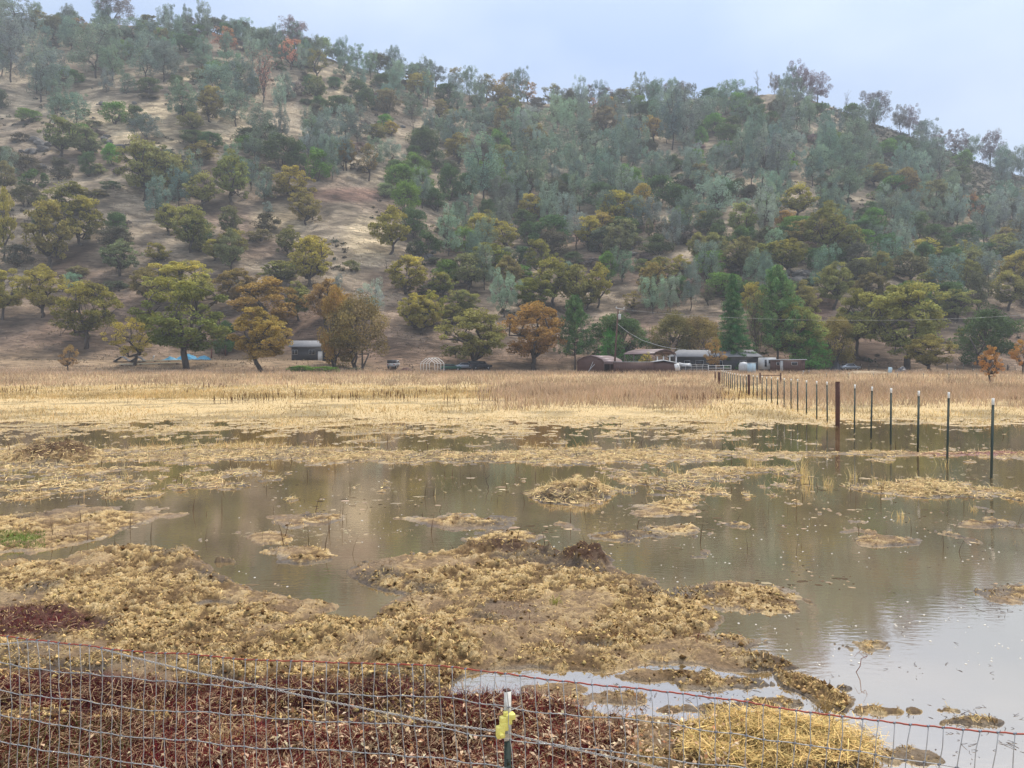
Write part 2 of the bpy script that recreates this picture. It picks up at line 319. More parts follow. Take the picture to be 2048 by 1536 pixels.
# ---------------------------------------------------------------- water
def water_mat():
    m = bpy.data.materials.new('muddy_water'); m.use_nodes = True; n = m.node_tree.nodes; l = m.node_tree.links; n.remove(n['Principled BSDF'])
    out = [q for q in n if q.type == 'OUTPUT_MATERIAL'][0]
    t = n.new('ShaderNodeTexCoord'); z1 = n.new('ShaderNodeTexNoise'); z1.inputs['Scale'].default_value = .55; z1.inputs['Detail'].default_value = 4; l.new(t.outputs['Object'], z1.inputs['Vector'])
    rp = n.new('ShaderNodeValToRGB'); rp.color_ramp.elements[0].position = .35; rp.color_ramp.elements[1].position = .68
    rp.color_ramp.elements[0].color = (.17, .12, .055, 1); rp.color_ramp.elements[1].color = (.30, .215, .11, 1); l.new(z1.outputs[0], rp.inputs[0])
    df = n.new('ShaderNodeBsdfDiffuse'); l.new(rp.outputs[0], df.inputs[0])
    gl = n.new('ShaderNodeBsdfGlossy'); gl.inputs['Roughness'].default_value = .035; gl.inputs[0].default_value = (.97, .91, .83, 1)
    mp = n.new('ShaderNodeMapping'); mp.inputs['Scale'].default_value = (1, 2.2, 1); l.new(t.outputs['Object'], mp.inputs[0])
    z2 = n.new('ShaderNodeTexNoise'); z2.inputs['Scale'].default_value = 7; z2.inputs['Detail'].default_value = 3; l.new(mp.outputs[0], z2.inputs['Vector'])
    bp = n.new('ShaderNodeBump'); bp.inputs['Distance'].default_value = .0018; bp.inputs['Strength'].default_value = .5; l.new(z2.outputs[0], bp.inputs['Height']); l.new(bp.outputs[0], gl.inputs['Normal'])
    fr = n.new('ShaderNodeFresnel'); fr.inputs['IOR'].default_value = 2.5
    m2 = n.new('ShaderNodeMapRange'); m2.inputs[1].default_value = .18; m2.inputs[2].default_value = .62; m2.inputs[3].default_value = .60; m2.inputs[4].default_value = .86; l.new(fr.outputs[0], m2.inputs[0])
    mx = n.new('ShaderNodeMixShader'); l.new(m2.outputs[0], mx.inputs[0]); l.new(df.outputs[0], mx.inputs[1]); l.new(gl.outputs[0], mx.inputs[2]); l.new(mx.outputs[0], out.inputs[0])
    return m
me = rawmesh('water', [(-75, 2.9, 0), (75, 2.9, 0), (75, 72, 0), (-75, 72, 0)], [(0, 1, 2, 3)])
tag(link('water', me, water_mat()), kind='structure')
# ---------------------------------------------------------------- trees
def foliage_mat(name, second, trans=.3):
    m = bpy.data.materials.new(name); m.use_nodes = True; n = m.node_tree.nodes; l = m.node_tree.links; n.remove(n['Principled BSDF']); out = [q for q in n if q.type == 'OUTPUT_MATERIAL'][0]
    oi = n.new('ShaderNodeObjectInfo'); a = n.new('ShaderNodeAttribute'); a.attribute_name = 'col'; s = n.new('ShaderNodeSeparateColor'); l.new(a.outputs['Color'], s.inputs[0])
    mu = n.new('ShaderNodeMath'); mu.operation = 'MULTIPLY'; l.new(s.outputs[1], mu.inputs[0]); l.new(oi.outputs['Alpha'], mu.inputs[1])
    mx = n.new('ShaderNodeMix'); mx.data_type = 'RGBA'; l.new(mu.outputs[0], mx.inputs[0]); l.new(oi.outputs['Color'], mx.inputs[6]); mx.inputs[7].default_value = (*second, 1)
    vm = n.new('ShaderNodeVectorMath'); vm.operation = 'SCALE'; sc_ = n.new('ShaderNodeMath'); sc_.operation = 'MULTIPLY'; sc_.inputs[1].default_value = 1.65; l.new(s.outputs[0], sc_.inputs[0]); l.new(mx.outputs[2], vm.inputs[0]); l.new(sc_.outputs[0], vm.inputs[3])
    d = n.new('ShaderNodeBsdfDiffuse'); tr = n.new('ShaderNodeBsdfTranslucent'); l.new(vm.outputs[0], d.inputs[0]); l.new(vm.outputs[0], tr.inputs[0])
    ms = n.new('ShaderNodeMixShader'); ms.inputs[0].default_value = trans; l.new(d.outputs[0], ms.inputs[1]); l.new(tr.outputs[0], ms.inputs[2]); l.new(ms.outputs[0], out.inputs[0])
    return m
MLEAF = foliage_mat('leaves', (.34, .285, .06)); MNEED = foliage_mat('needles', (.30, .36, .14), .2)
MBARK = mat('bark', (.055, .042, .034), .95, noise=(6, (.12, .10, .085), .8)); MBARKR = mat('red_bark', (.12, .05, .03), .95)
def leaves(cen, size, rng, asp=1.0, up=.35, tint=None, shade=None):
    """one small face per leaf at CEN; SIZE in the same unit; returns verts, quads, colours"""
    n = len(cen); nr = rng.normal(size=(n, 3)); nr[:, 2] = np.abs(nr[:, 2])+up; nr /= np.linalg.norm(nr, axis=1, keepdims=True)
    a = np.cross(nr, rng.normal(size=(n, 3))); a /= np.linalg.norm(a, axis=1, keepdims=True)+1e-9; b = np.cross(nr, a)
    s = size*rng.uniform(.6, 1.3, (n, 1)); a = a*s*asp; b = b*s/asp
    V = np.stack([cen-a, cen-b*.9+a*.1, cen+a, cen+b], 1).reshape(-1, 3)
    sh = rng.uniform(.75, 1.25, n)*(1 if shade is None else shade); hu = np.clip((tint if tint is not None else .5)+rng.uniform(-.15, .15, n), 0, 1)
    c = np.stack([sh, hu, np.zeros(n)], 1).repeat(4, 0)
    return V, np.arange(4*n).reshape(-1, 4), c
def in_ball(rng, n):
    p = rng.normal(size=(n, 3)); p /= np.linalg.norm(p, axis=1, keepdims=True); return p*rng.uniform(.25, 1, (n, 1))**.5
def bend(a, b, rng, k=.12, n=5):
    t = np.linspace(0, 1, n)[:, None]; L_ = np.linalg.norm(np.array(b)-a); p = np.array(a)*(1-t)+np.array(b)*t
    p[1:-1] += rng.normal(size=(n-2, 3))*L_*k*.5; return p
def tree_mesh(kind, seed, nleaf, lsz):
    """crown and trunk of a tree one unit high and about one unit wide (scaled when placed)"""
    rng = np.random.RandomState(seed); tb = MB(); cen = []; tin = []; sha = []; asp = 1.0; upb = .35
    def clump(c, r, n, flat=.6, tint=.5):
        q = in_ball(rng, max(3, int(n)))*np.array([r, r, r*flat]); cen.append(q+c); s_ = rng.uniform(.72, 1.25); tin.append(np.full(len(q), tint)); sha.append(np.full(len(q), s_))
    if kind in ('oak', 'sparse'):
        fk = rng.uniform(.12, .24); lean = rng.normal(size=2)*.05; base = np.array([lean[0], lean[1], fk])
        tb.tube(bend((0,0,-.04), base, rng, .1), np.linspace(.034, .026, 5), 7)
        nl = rng.randint(4, 7); K = []
        for i in range(nl):
            a = 2*math.pi*(i+rng.uniform(-.3, .3))/nl; rr = rng.uniform(.14, .34); hh = rng.uniform(.42, .78)
            e = np.array([rr*math.cos(a), rr*math.sin(a), hh]); P = bend(base, e, rng, .25); tb.tube(P, np.linspace(.023, .009, 5), 5); K.append(P)
            for j in range(rng.randint(3, 6)):
                s0 = P[rng.randint(1, 4)]; b2 = a+rng.uniform(-1.2, 1.2); e2 = s0+np.array([math.cos(b2), math.sin(b2), rng.uniform(.0, .9)])*rng.uniform(.1, .24)
                P2 = bend(s0, e2, rng, .3, 4); tb.tube(P2, np.linspace(.008, .003, 4), 4); K.append(P2)
        nc = 84 if kind == 'oak' else 44; lob = rng.uniform(.75, 1.15, 8); ends = np.array([k[-1] for k in K])
        for i in range(nc):
            a = rng.uniform(0, 2*math.pi); e = rng.uniform(-.85, 1.0)*math.pi/2; r = lob[int(a/(2*math.pi)*8) % 8]*rng.uniform(.65, 1)
            c = np.array([.42*r*math.cos(e)*math.cos(a), .42*r*math.cos(e)*math.sin(a), .52+.42*r*math.sin(e)*(1 if e > 0 else .75)])
            k = ends[np.argmin(((ends-c)**2).sum(1))]; tb.tube(bend(k, c, rng, .3, 4), np.linspace(.007, .0025, 4), 3, False)
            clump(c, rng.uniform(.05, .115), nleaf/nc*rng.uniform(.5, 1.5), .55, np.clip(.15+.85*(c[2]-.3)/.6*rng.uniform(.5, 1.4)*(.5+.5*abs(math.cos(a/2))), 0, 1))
        for k in K: clump(k[-1], .06, nleaf/90, .7, .3)
    elif kind == 'gray':
        asp = 1.7; upb = .1; nl = rng.randint(1, 5); fk = rng.uniform(.1, .3)
        tb.tube(bend((0,0,-.04), (0,0,fk), rng, .08), np.linspace(.020, .016, 5), 6)
        for i in range(nl):
            a = 2*math.pi*i/nl+rng.uniform(-.5, .5); rr = 0 if nl == 1 else rng.uniform(.07, .24); top = np.array([rr*math.cos(a), rr*math.sin(a), 1-.25*rng.uniform(0, 1)*(i > 0)-.03])
            P = bend((0,0,fk), top, rng, .12, 7); tb.tube(P, np.linspace(.013, .003, 7), 5)
            for j in range(int(70/nl)):
                t = rng.uniform(0.0, 1)**.95*6; q = P[int(min(t, 5.99))]*(1-t % 1)+P[min(int(t)+1, 6)]*(t % 1)
                b2 = rng.uniform(0, 2*math.pi); wr = (.12+.33*math.sin(min(1, (1.12-q[2])*1.4)*math.pi*.62))*rng.uniform(.3, 1)
                e2 = q+np.array([math.cos(b2)*wr, math.sin(b2)*wr, rng.uniform(-.02, .10)]); tb.tube(bend(q, e2, rng, .2, 3), np.linspace(.004, .0013, 3), 3, False)
                clump(e2*.8+q*.2, rng.uniform(.055, .105), nleaf/70*rng.uniform(.5, 1.5), 1.15, rng.uniform(.1, .9))
    elif kind in ('live', 'shrub'):
        nc = 60 if kind == 'live' else 26; nl = 3+rng.randint(3); zc = .46 if kind == 'live' else .38; lob = rng.uniform(.78, 1.12, 9)
        for i in range(nl):
            a = 2*math.pi*i/nl; tb.tube(bend((0,0,-.05), (.2*math.cos(a), .2*math.sin(a), .5), rng, .2), np.linspace(.022, .006, 5), 5)
        for i in range(nc):
            a = rng.uniform(0, 2*math.pi); e = rng.uniform(-.55, 1)*math.pi/2; r = lob[int(a/(2*math.pi)*9) % 9]*rng.uniform(.72, 1.02)
            c = np.array([.42*r*math.cos(e)*math.cos(a), .42*r*math.cos(e)*math.sin(a), zc+.42*r*math.sin(e)]); tb.tube(bend((c*.3)+[0,0,.2], c, rng, .2, 3), np.linspace(.006, .002, 3), 3, False)
            clump(c, rng.uniform(.10, .17), nleaf/nc*rng.uniform(.7, 1.3), .75, rng.uniform(0, 1))
    elif kind == 'redwood':
        asp = 2.0; upb = .6; tb.tube([(0,0,-.03), (.004,0,.5), (0,0,1)], [.022, .013, .002], 7)
        for i in range(150):
            h = .03+.96*(i/150)**1.05; rr = (.5*(1-h)**.86*(.75+.25*math.sin(min(1, h*5)*1.57)))*rng.uniform(.75, 1.05)+.01; a = i*2.4+rng.uniform(-.3, .3)
            e = np.array([rr*math.cos(a), rr*math.sin(a), h-.035*rng.uniform(.3, 1.2)+.01]); tb.tube([(0,0,h), e*[.5,.5,1]+[0,0,.008], e], [.004, .003, .001], 3, False)
            m = max(5, int(nleaf/150*(.25+1.6*rr/.4))); t = rng.uniform(.15, 1.05, m)[:, None]; q = np.array([[0,0,h]])*(1-t)+e*t
            q += rng.normal(size=(m, 3))*np.array([.026, .026, .008]); cen.append(q); tin.append(np.full(m, rng.uniform(0, .7))*t[:, 0]); sha.append(np.full(m, rng.uniform(.7, 1.25)))
    elif kind in ('pine', 'young'):
        y_ = kind == 'young'; asp = 2.0; upb = .25; tb.tube(bend((0,0,-.03), (.01,0,.99), rng, .012, 7), np.linspace(.021 if not y_ else .016, .002, 7), 7)
        for i in range(120 if not y_ else 130):
            h = (.20 if not y_ else .02)+(.78 if not y_ else .95)*(i/(120 if not y_ else 130)); 
            prof = (math.sin(min(1, (1.03-h)/.83*1.0)*math.pi*.60)) if not y_ else min(1, (1.0-h)**.65*1.05)*(.85+.15*min(1, h*6))
            rr = .5*prof*rng.uniform(.45, 1.02)+.01; a = i*2.4+rng.uniform(-.4, .4); e = np.array([rr*math.cos(a), rr*math.sin(a), h+rr*rng.uniform(.0, .38)])
            tb.tube(bend((0,0,h), e, rng, .12, 4), np.linspace(.006, .0015, 4), 4, False)
            for t in (.45, .75, 1):
                clump(np.array([0,0,h])*(1-t)+e*t, (.05 if not y_ else .065)*rng.uniform(.7, 1.2), nleaf/(360 if not y_ else 390)*rng.uniform(.6, 1.4), .8, rng.uniform(0, 1))
    elif kind in ('snag', 'brush'):
        tb.tube(bend((0,0,-.04), (0,0,.35), rng, .1), np.linspace(.022, .016, 5), 6); K = []
        for i in range(4 if kind == 'snag' else 12):
            a = rng.uniform(0, 6.28); wd = (.28 if kind == 'snag' else .34); P = bend((0,0,.12+.25*rng.rand()), (wd*rng.rand()*math.cos(a), wd*rng.rand()*math.sin(a), rng.uniform(.7, 1)), rng, .2, 6); tb.tube(P, np.linspace(.012, .003, 6), 5)
            for j in range(9 if kind == 'snag' else 16):
                s0 = P[rng.randint(1, 6)]; e2 = s0+rng.normal(size=3)*[.1, .1, .05]+[0, 0, .08]; tb.tube(bend(s0, e2, rng, .2, 3), np.linspace(.004, .0012, 3), 3, False); K.append(e2)
        for k in K: clump(k, .05, nleaf/len(K), 1, .5)
    cen = np.vstack(cen) if cen else np.zeros((0, 3)); V, Qd, c = leaves(cen, lsz, rng, asp, upb, np.concatenate(tin), np.concatenate(sha))
    return rawmesh('crown', V, Qd, None, c), tb.mesh('trunk', True)
LIB = {}
def lib(kind, var, near):
    k = (kind, var, near)
    if k not in LIB:
        nl = {'oak': 5600, 'sparse': 2600, 'gray': 8000, 'live': 5200, 'shrub': 1500, 'redwood': 9000, 'pine': 9000, 'young': 9000, 'snag': 60, 'brush': 2200}[kind]
        ls = {'oak': .0155, 'sparse': .014, 'gray': .0098, 'live': .018, 'shrub': .03, 'redwood': .0135, 'pine': .0125, 'young': .0135, 'snag': .01, 'brush': .008}[kind]
        if near: nl = int(nl*2.6); ls *= .66
        cr, tr = tree_mesh(kind, 1000+sum(map(ord, kind))*7+var*31+near, nl, ls)
        cr.materials.append(MNEED if kind in ('gray', 'redwood', 'pine', 'young') else MLEAF); tr.materials.append(MBARK); LIB[k] = (cr, tr)
    return LIB[k]
NV = {'oak': 9, 'sparse': 4, 'gray': 9, 'live': 5, 'shrub': 5, 'redwood': 1, 'pine': 2, 'young': 2, 'snag': 4, 'brush': 2}
COL = {  # leaf colour, share of golden leaves
 'olive': ((.145, .15, .055), .4), 'green': ((.092, .112, .028), .6), 'gold': ((.20, .18, .045), .9), 'orange': ((.25, .145, .052), .35), 'brown': ((.145, .12, .052), .4), 'russet': ((.26, .13, .075), .3),
 'grey': ((.125, .13, .068), .2), 'yellow': ((.28, .23, .05), .9), 'live': ((.055, .095, .038), .08), 'bright': ((.09, .17, .035), .1), 'pale': ((.16, .20, .11), .1), 'dark': ((.075, .08, .05), .05),
 'gp': ((.108, .15, .13), .3), 'gpale': ((.18, .235, .20), .3), 'redwood': ((.03, .09, .03), .4), 'pine': ((.045, .11, .032), .35), 'young': ((.075, .235, .04), .35), 'pinkish': ((.36, .17, .12), .2), 'purple': ((.14, .115, .11), .0)}
PLACED = []        # rows for the labels: object, words, X, base row
TREES = []
def put_tree(name, kind, loc, h, w, colour, near=0, var=None, text=None, X=0, Y=0, label=None, cat='tree', group=None, rz=None, low=False):
    rng = random.Random(int(abs(loc[0])*131+abs(loc[1])*977+h*53)); var = rng.randrange(NV[kind]) if var is None else var
    cr, tr = lib(kind, var, near); rz = rng.uniform(0, 6.28) if rz is None else rz
    e = empty(name, loc, rz, cat=cat, group=group); e.scale = (w, w, h)
    for nm, me in (('trunk', tr), ('crown', cr)):
        if kind == 'shrub' and nm == 'trunk': nm = 'stem'
        o = bpy.data.objects.new(nm, me); C.collection.objects.link(o); o.parent = e
        c, g = COL[colour]; j = [1+rng.uniform(-.13, .13) for _ in range(3)]; b = rng.uniform(.88, 1.15); o.color = (c[0]*j[0]*b, c[1]*j[1]*b, c[2]*j[2]*b, g*rng.uniform(.5, 1.2))
    if label: e['label'] = label
    else: PLACED.append([e, text, X, Y])
    TREES.append((X, Y, w, h)); return e
# hillside trees as read from the photograph: per enlarged crop (x0, y0) rows of x, base, height, width in crop pixels
SC = 700/2048
A_ = '''gray gp 60 480 330 190|gray gp 90 200 190 220|gray gp 20 130 130 130|gray gp 240 600 330 190|gray gp 345 600 200 140|gray gp 300 480 180 170|gray gp 560 460 280 240|gray gp 660 470 190 150|gray gp 420 300 150 140|gray gp 740 550 110 100|gray gp 850 480 260 180|gray gp 960 480 200 170|gray gp 1020 450 130 140|gray purple 660 130 170 200|gray gp 990 110 120 90|sparse purple 1100 110 80 120|gray gp 1190 110 60 70|sparse purple 1270 110 90 80|gray purple 1720 190 150 180|live dark 1420 190 90 150|live pale 1890 260 110 120|gray gp 1980 300 90 120|sparse pinkish 1700 410 190 120|sparse brown 1860 460 160 140|brush pinkish 1540 600 250 150|sparse orange 1450 340 50 40|gray gp 1330 560 230 190|gray gp 1420 600 230 170|gray gp 1250 640 220 200|gray gp 1070 700 190 170|gray gp 1380 740 200 170|oak brown 1230 720 200 150|gray gp 1520 880 230 180|snag dark 1640 770 240 90|snag dark 2000 780 260 100|oak grey 1850 600 150 120|shrub purple 1720 560 80 110|live live 1810 560 110 100|live bright 1870 1060 190 150|live live 1640 990 210 200|live live 1740 990 150 120|gray gp 1900 900 200 180|gray gp 2010 1000 180 130|gray gp 1830 880 170 130|live live 1130 850 90 150|live live 1230 870 100 130|live live 800 740 120 120|gray gp 860 840 140 180|gray gp 450 740 170 120|oak olive 360 920 230 200|oak grey 500 930 190 200|shrub live 650 900 50 60|oak olive 840 1180 350 290|oak olive 1010 1170 260 190|oak olive 1120 770 110 150|oak olive 1180 960 120 170|oak olive 1360 1190 280 210|oak olive 1180 1230 220 190|shrub pale 1570 1060 90 90|oak gold 1710 1170 190 210|oak olive 1790 1320 200 190|shrub dark 1560 1350 110 160|gray gpale 1570 1250 60 60|oak yellow 1840 1530 150 160|oak olive 1680 1500 170 140|oak olive 1110 1480 260 230|oak olive 990 1380 170 150|oak grey 1340 1400 180 140|oak olive 1360 1536 180 180|shrub live 200 1100 120 140|live dark 150 1210 130 150|oak grey 20 1150 200 140|oak green 420 1290 210 300|oak olive 290 1570 370 280|oak green 480 1440 270 230|oak gold 20 1530 420 130|oak gold 920 1540 120 140|oak gold 1250 1530 120 120|live bright 390 490 90 180|live live 870 545 90 120|oak olive 1200 480 80 140|sparse brown 210 185 110 140|oak grey 310 240 140 140|sparse orange 460 185 80 110|oak grey 870 190 100 120|gray gp 780 240 120 150|gray gp 620 230 130 150|oak grey 950 340 170 100|gray gp 1060 230 90 170|live live 1100 310 100 190|gray gp 1180 400 80 150|sparse russet 1320 320 150 130|gray gp 1470 300 120 130|gray gp 1580 300 120 140|gray gp 1650 380 110 110|live dark 1560 200 70 130|shrub dark 120 830 60 100|shrub dark 870 580 30 110|gray gp 1330 200 90 120|live dark 1240 190 80 140|live dark 1800 240 80 130'''
B_ = '''gray gp 100 850 190 150|oak brown 40 1000 180 120|sparse brown 170 1060 200 130|live pale 270 1160 90 110|oak grey 270 700 170 160|oak gold 450 580 150 180|gray gp 420 700 160 130|snag dark 430 850 230 80|oak yellow 300 800 90 90|oak olive 210 830 100 140|oak brown 590 690 100 90|oak brown 640 750 110 130|gray gp 690 650 110 90|shrub dark 560 745 60 110|shrub live 720 690 60 90|oak brown 940 640 130 150|oak grey 790 630 70 80|gray gp 830 770 130 120|gray gp 890 760 140 110|oak brown 960 840 200 140|gray gpale 820 820 90 80|gray gp 1150 860 190 180|live live 1310 720 140 160|sparse brown 1240 630 130 120|sparse orange 1100 570 130 120|sparse orange 960 540 140 170|sparse brown 860 540 130 120|sparse brown 680 530 130 100|sparse pinkish 1480 660 80 80|oak orange 1570 680 110 140|oak grey 1550 800 170 200|gray gp 1380 960 230 190|gray gp 1580 1070 280 150|gray gp 1520 1160 250 140|gray gp 1730 960 240 170|oak orange 1830 830 140 150|gray gp 1950 880 320 170|oak gold 1660 790 100 100|gray gp 1110 1200 360 210|gray gp 840 1230 380 240|gray gp 940 1280 210 170|gray gpale 1210 1300 170 120|gray gp 1240 1050 230 180|oak olive 690 960 170 180|live live 500 900 130 170|live live 430 920 70 80|live live 560 1000 110 120|gray gpale 300 960 120 150|live bright 360 1120 150 190|live bright 480 1130 140 170|live live 650 1180 210 140|live bright 385 1250 190 160|live live 430 1400 180 150|oak gold 300 1490 280 220|live live 550 1230 130 160|oak grey 640 1440 190 180|live bright 750 1490 150 170|live live 520 1500 140 150|shrub dark 440 1500 110 100|oak olive 870 1380 150 140|oak gold 960 1470 170 180|live live 1080 1350 120 150|live live 1230 1475 215 240|live pale 970 1540 90 130|live live 1080 1550 110 130|gray gp 1400 1240 200 130|oak gold 1640 1350 230 250|oak gold 1770 1310 220 130|oak grey 1620 1560 220 170|gray gp 1740 1200 130 110|gray gp 1830 1100 160 120|live bright 1720 1160 170 130|live live 1870 1215 190 170|live live 1990 1230 150 140|shrub purple 1320 1310 60 80|shrub grey 1470 1350 70 90|oak grey 1810 1400 120 60|shrub dark 1890 1400 110 110|shrub grey 2020 1290 80 90|live dark 2010 1430 110 110|shrub purple 1780 1530 60 100|sparse purple 1460 520 110 70|sparse purple 1560 510 90 110|sparse purple 1350 575 90 110|live dark 1640 560 80 110|gray purple 1820 510 70 60|gray purple 1915 510 80 90|gray purple 2010 525 90 90|gray gp 100 360 110 120|live dark 220 400 110 140|gray gp 330 420 110 120|live dark 450 470 110 130|gray gp 560 500 110 110|gray gp 30 470 120 120|live live 260 520 90 140|live live 100 560 90 120|gray gp 1600 900 130 120|sparse brown 1700 560 80 120|gray gp 1850 600 110 130'''
C_ = '''snag purple 490 480 130 70|gray purple 590 480 110 70|gray purple 740 570 180 140|gray purple 840 590 150 140|snag purple 1010 655 115 90|gray purple 1175 705 165 170|gray purple 1320 775 140 90|gray purple 1375 795 150 100|gray purple 1440 815 100 60|gray purple 1540 860 80 80|gray purple 1650 910 130 120|gray gp 1740 940 130 110|gray purple 1850 975 190 140|gray gp 1930 1010 120 100|gray gp 1980 1030 130 80|gray gp 2030 1060 180 100|gray gp 60 870 320 200|gray gp 190 760 160 140|gray gp 390 720 130 110|gray gp 480 850 200 130|gray gp 430 640 110 120|gray gp 400 1000 200 140|gray gp 520 1100 300 160|gray gp 610 1090 260 170|gray gp 700 920 260 170|gray gp 930 830 170 120|gray gp 920 1030 230 140|gray gp 1060 980 260 150|gray gp 1150 880 100 90|gray gp 1020 1200 280 210|gray gp 1140 1060 140 130|gray gp 810 1090 210 140|gray gpale 260 1270 220 210|gray gp 100 1100 180 140|live live 370 1160 110 110|live live 30 1230 150 130|shrub grey 430 1330 80 100|gray gpale 410 1240 70 80|live live 540 1230 80 120|oak gold 720 1280 200 210|oak orange 650 1340 110 140|live live 650 1430 110 150|gray gpale 590 1540 180 100|live live 480 1540 110 140|live live 440 1460 130 120|live live 390 1480 150 110|oak olive 140 1540 170 130|oak olive 240 1536 170 150|oak gold 170 1320 80 80|shrub purple 90 1430 100 120|oak olive 890 1500 290 230|shrub dark 1020 1340 60 90|oak olive 1040 1540 210 140|shrub purple 800 1400 110 120|oak olive 740 1540 120 120|gray gp 1180 1440 120 100|gray gp 1280 1370 220 130|gray gp 1380 1330 190 140|gray gp 1300 1120 140 150|gray gp 1370 1100 200 130|gray gp 1250 1110 110 100|gray gp 1520 1340 180 130|gray gp 1610 1260 200 130|gray gp 1440 1180 100 100|gray gp 1490 1150 120 90|gray gp 1700 1210 120 80|sparse russet 1760 1320 190 120|gray gp 1850 1230 90 90|gray gp 1950 1240 160 140|gray gp 1920 1400 190 150|gray gp 2030 1330 150 90|gray gp 1830 1400 120 80|live live 1230 1550 180 170|live live 1530 1420 110 160|live live 1690 1440 120 190|live live 1580 1545 140 130|oak gold 1440 1550 150 210|oak gold 1700 1550 140 160|live live 1840 1545 130 140|oak brown 1950 1450 120 140|live live 1160 1260 80 90|live live 1100 1290 70 90|shrub pale 1160 1165 50 60|live live 880 1100 80 90|gray gp 1420 940 150 140|gray gp 1500 1000 160 140|live live 350 985 60 110|live live 230 935 70 100|shrub live 210 1020 60 70'''
D_ = '''oak gold 250 690 300 250|gray gpale 420 520 90 90|oak green 500 870 370 340|oak gold 20 700 280 190|oak gold 1070 640 270 370|oak brown 860 610 210 190|oak brown 1380 640 230 210|oak grey 1345 430 260 150|oak olive 1640 490 130 220|oak gold 1810 510 280 230|gray gpale 1970 530 90 70|oak orange 1570 800 320 420|oak orange 1910 745 260 250|oak olive 1750 710 220 160|live live 1320 905 190 130'''
E_ = '''gray gpale 190 700 200 120|oak gold 400 560 220 230|oak gold 440 750 190 180|oak gold 480 790 220 210|oak green 600 570 150 160|oak olive 650 740 130 150|oak olive 720 700 170 200|oak gold 540 740 200 170|gray gpale 960 690 240 150|oak yellow 1110 600 110 100|oak green 1240 630 270 250|oak olive 1380 640 260 170|oak gold 1510 630 260 160|oak olive 1440 645 150 170|shrub bright 1050 455 90 160|shrub live 950 385 90 140|live live 1360 385 80 120|gray gpale 1335 425 60 50|sparse brown 1710 655 110 120|gray gpale 1830 665 210 130|gray gpale 1930 665 210 120|oak olive 1870 525 180 210|oak gold 1990 435 110 110|gray gpale 1450 930 120 90|snag dark 270 420 80 80|shrub dark 560 380 50 150'''
F_ = '''oak gold 460 715 230 150|oak olive 930 642 260 220|oak olive 1210 540 220 140|oak olive 1100 470 130 160|oak olive 1070 905 360 260|gray gp 1600 600 250 210|live dark 1780 655 230 120|oak olive 1650 710 180 210|oak olive 1950 650 220 210|shrub yellow 1920 465 70 80|oak green 1400 700 170 180|oak olive 1250 760 160 200|oak gold 1480 760 120 150|sparse dark 200 620 110 90|oak green 1740 880 150 150|oak brown 620 760 200 200|oak olive 760 720 220 200|oak olive 1500 560 150 160'''
NAMES = {'oak': 'oak_tree', 'sparse': 'thin_oak', 'gray': 'gray_pine', 'live': 'live_oak', 'shrub': 'hill_shrub', 'snag': 'bare_tree', 'brush': 'bare_tree'}
WORDC = {'olive': 'olive', 'green': 'yellow-green', 'gold': 'golden-olive', 'orange': 'orange', 'brown': 'brownish', 'russet': 'russet', 'grey': 'greyish', 'yellow': 'yellow', 'live': 'dark green', 'bright': 'bright green', 'pale': 'pale green', 'dark': 'dark', 'gp': 'blue-grey', 'gpale': 'pale silvery', 'pinkish': 'reddish', 'purple': 'dusky grey'}
WORDK = {'oak': 'oak', 'sparse': 'thin oak', 'gray': 'pine', 'live': 'bushy oak', 'shrub': 'shrub', 'snag': 'bare tree', 'brush': 'leafless tree'}
KG = {'oak': 'oaks on the hillside', 'sparse': 'thin oaks on the hillside', 'gray': 'grey pines on the hillside', 'live': 'evergreen oaks on the hillside', 'shrub': 'shrubs on the hillside', 'snag': 'bare trees on the hillside', 'brush': 'bare trees on the hillside'}
def hill_tree(kind, colour, X, Y, hp, wp):
    x, d, z = on_hill(X, Y, 146); s = d/F; near = 1 if d < 200 else 0
    put_tree(NAMES[kind], kind, (x, d, z-.2), hp*s*1.13, wp*s*(1.4 if kind == 'gray' else 1.24), colour, near, text=(WORDC[colour], WORDK[kind]), X=X, Y=Y, group=KG[kind], cat='shrub' if kind == 'shrub' else 'tree')
for blockt, ox, oy in ((A_, 0, 0), (B_, 680, 0), (C_, 1348, 0), (D_, 0, 400), (E_, 680, 400), (F_, 1348, 400)):
    for row in blockt.split('|'):
        k, c, a, b, h, w = row.split(); hill_tree(k, c, ox+int(a)*SC, oy+int(b)*SC, int(h)*SC, int(w)*SC)
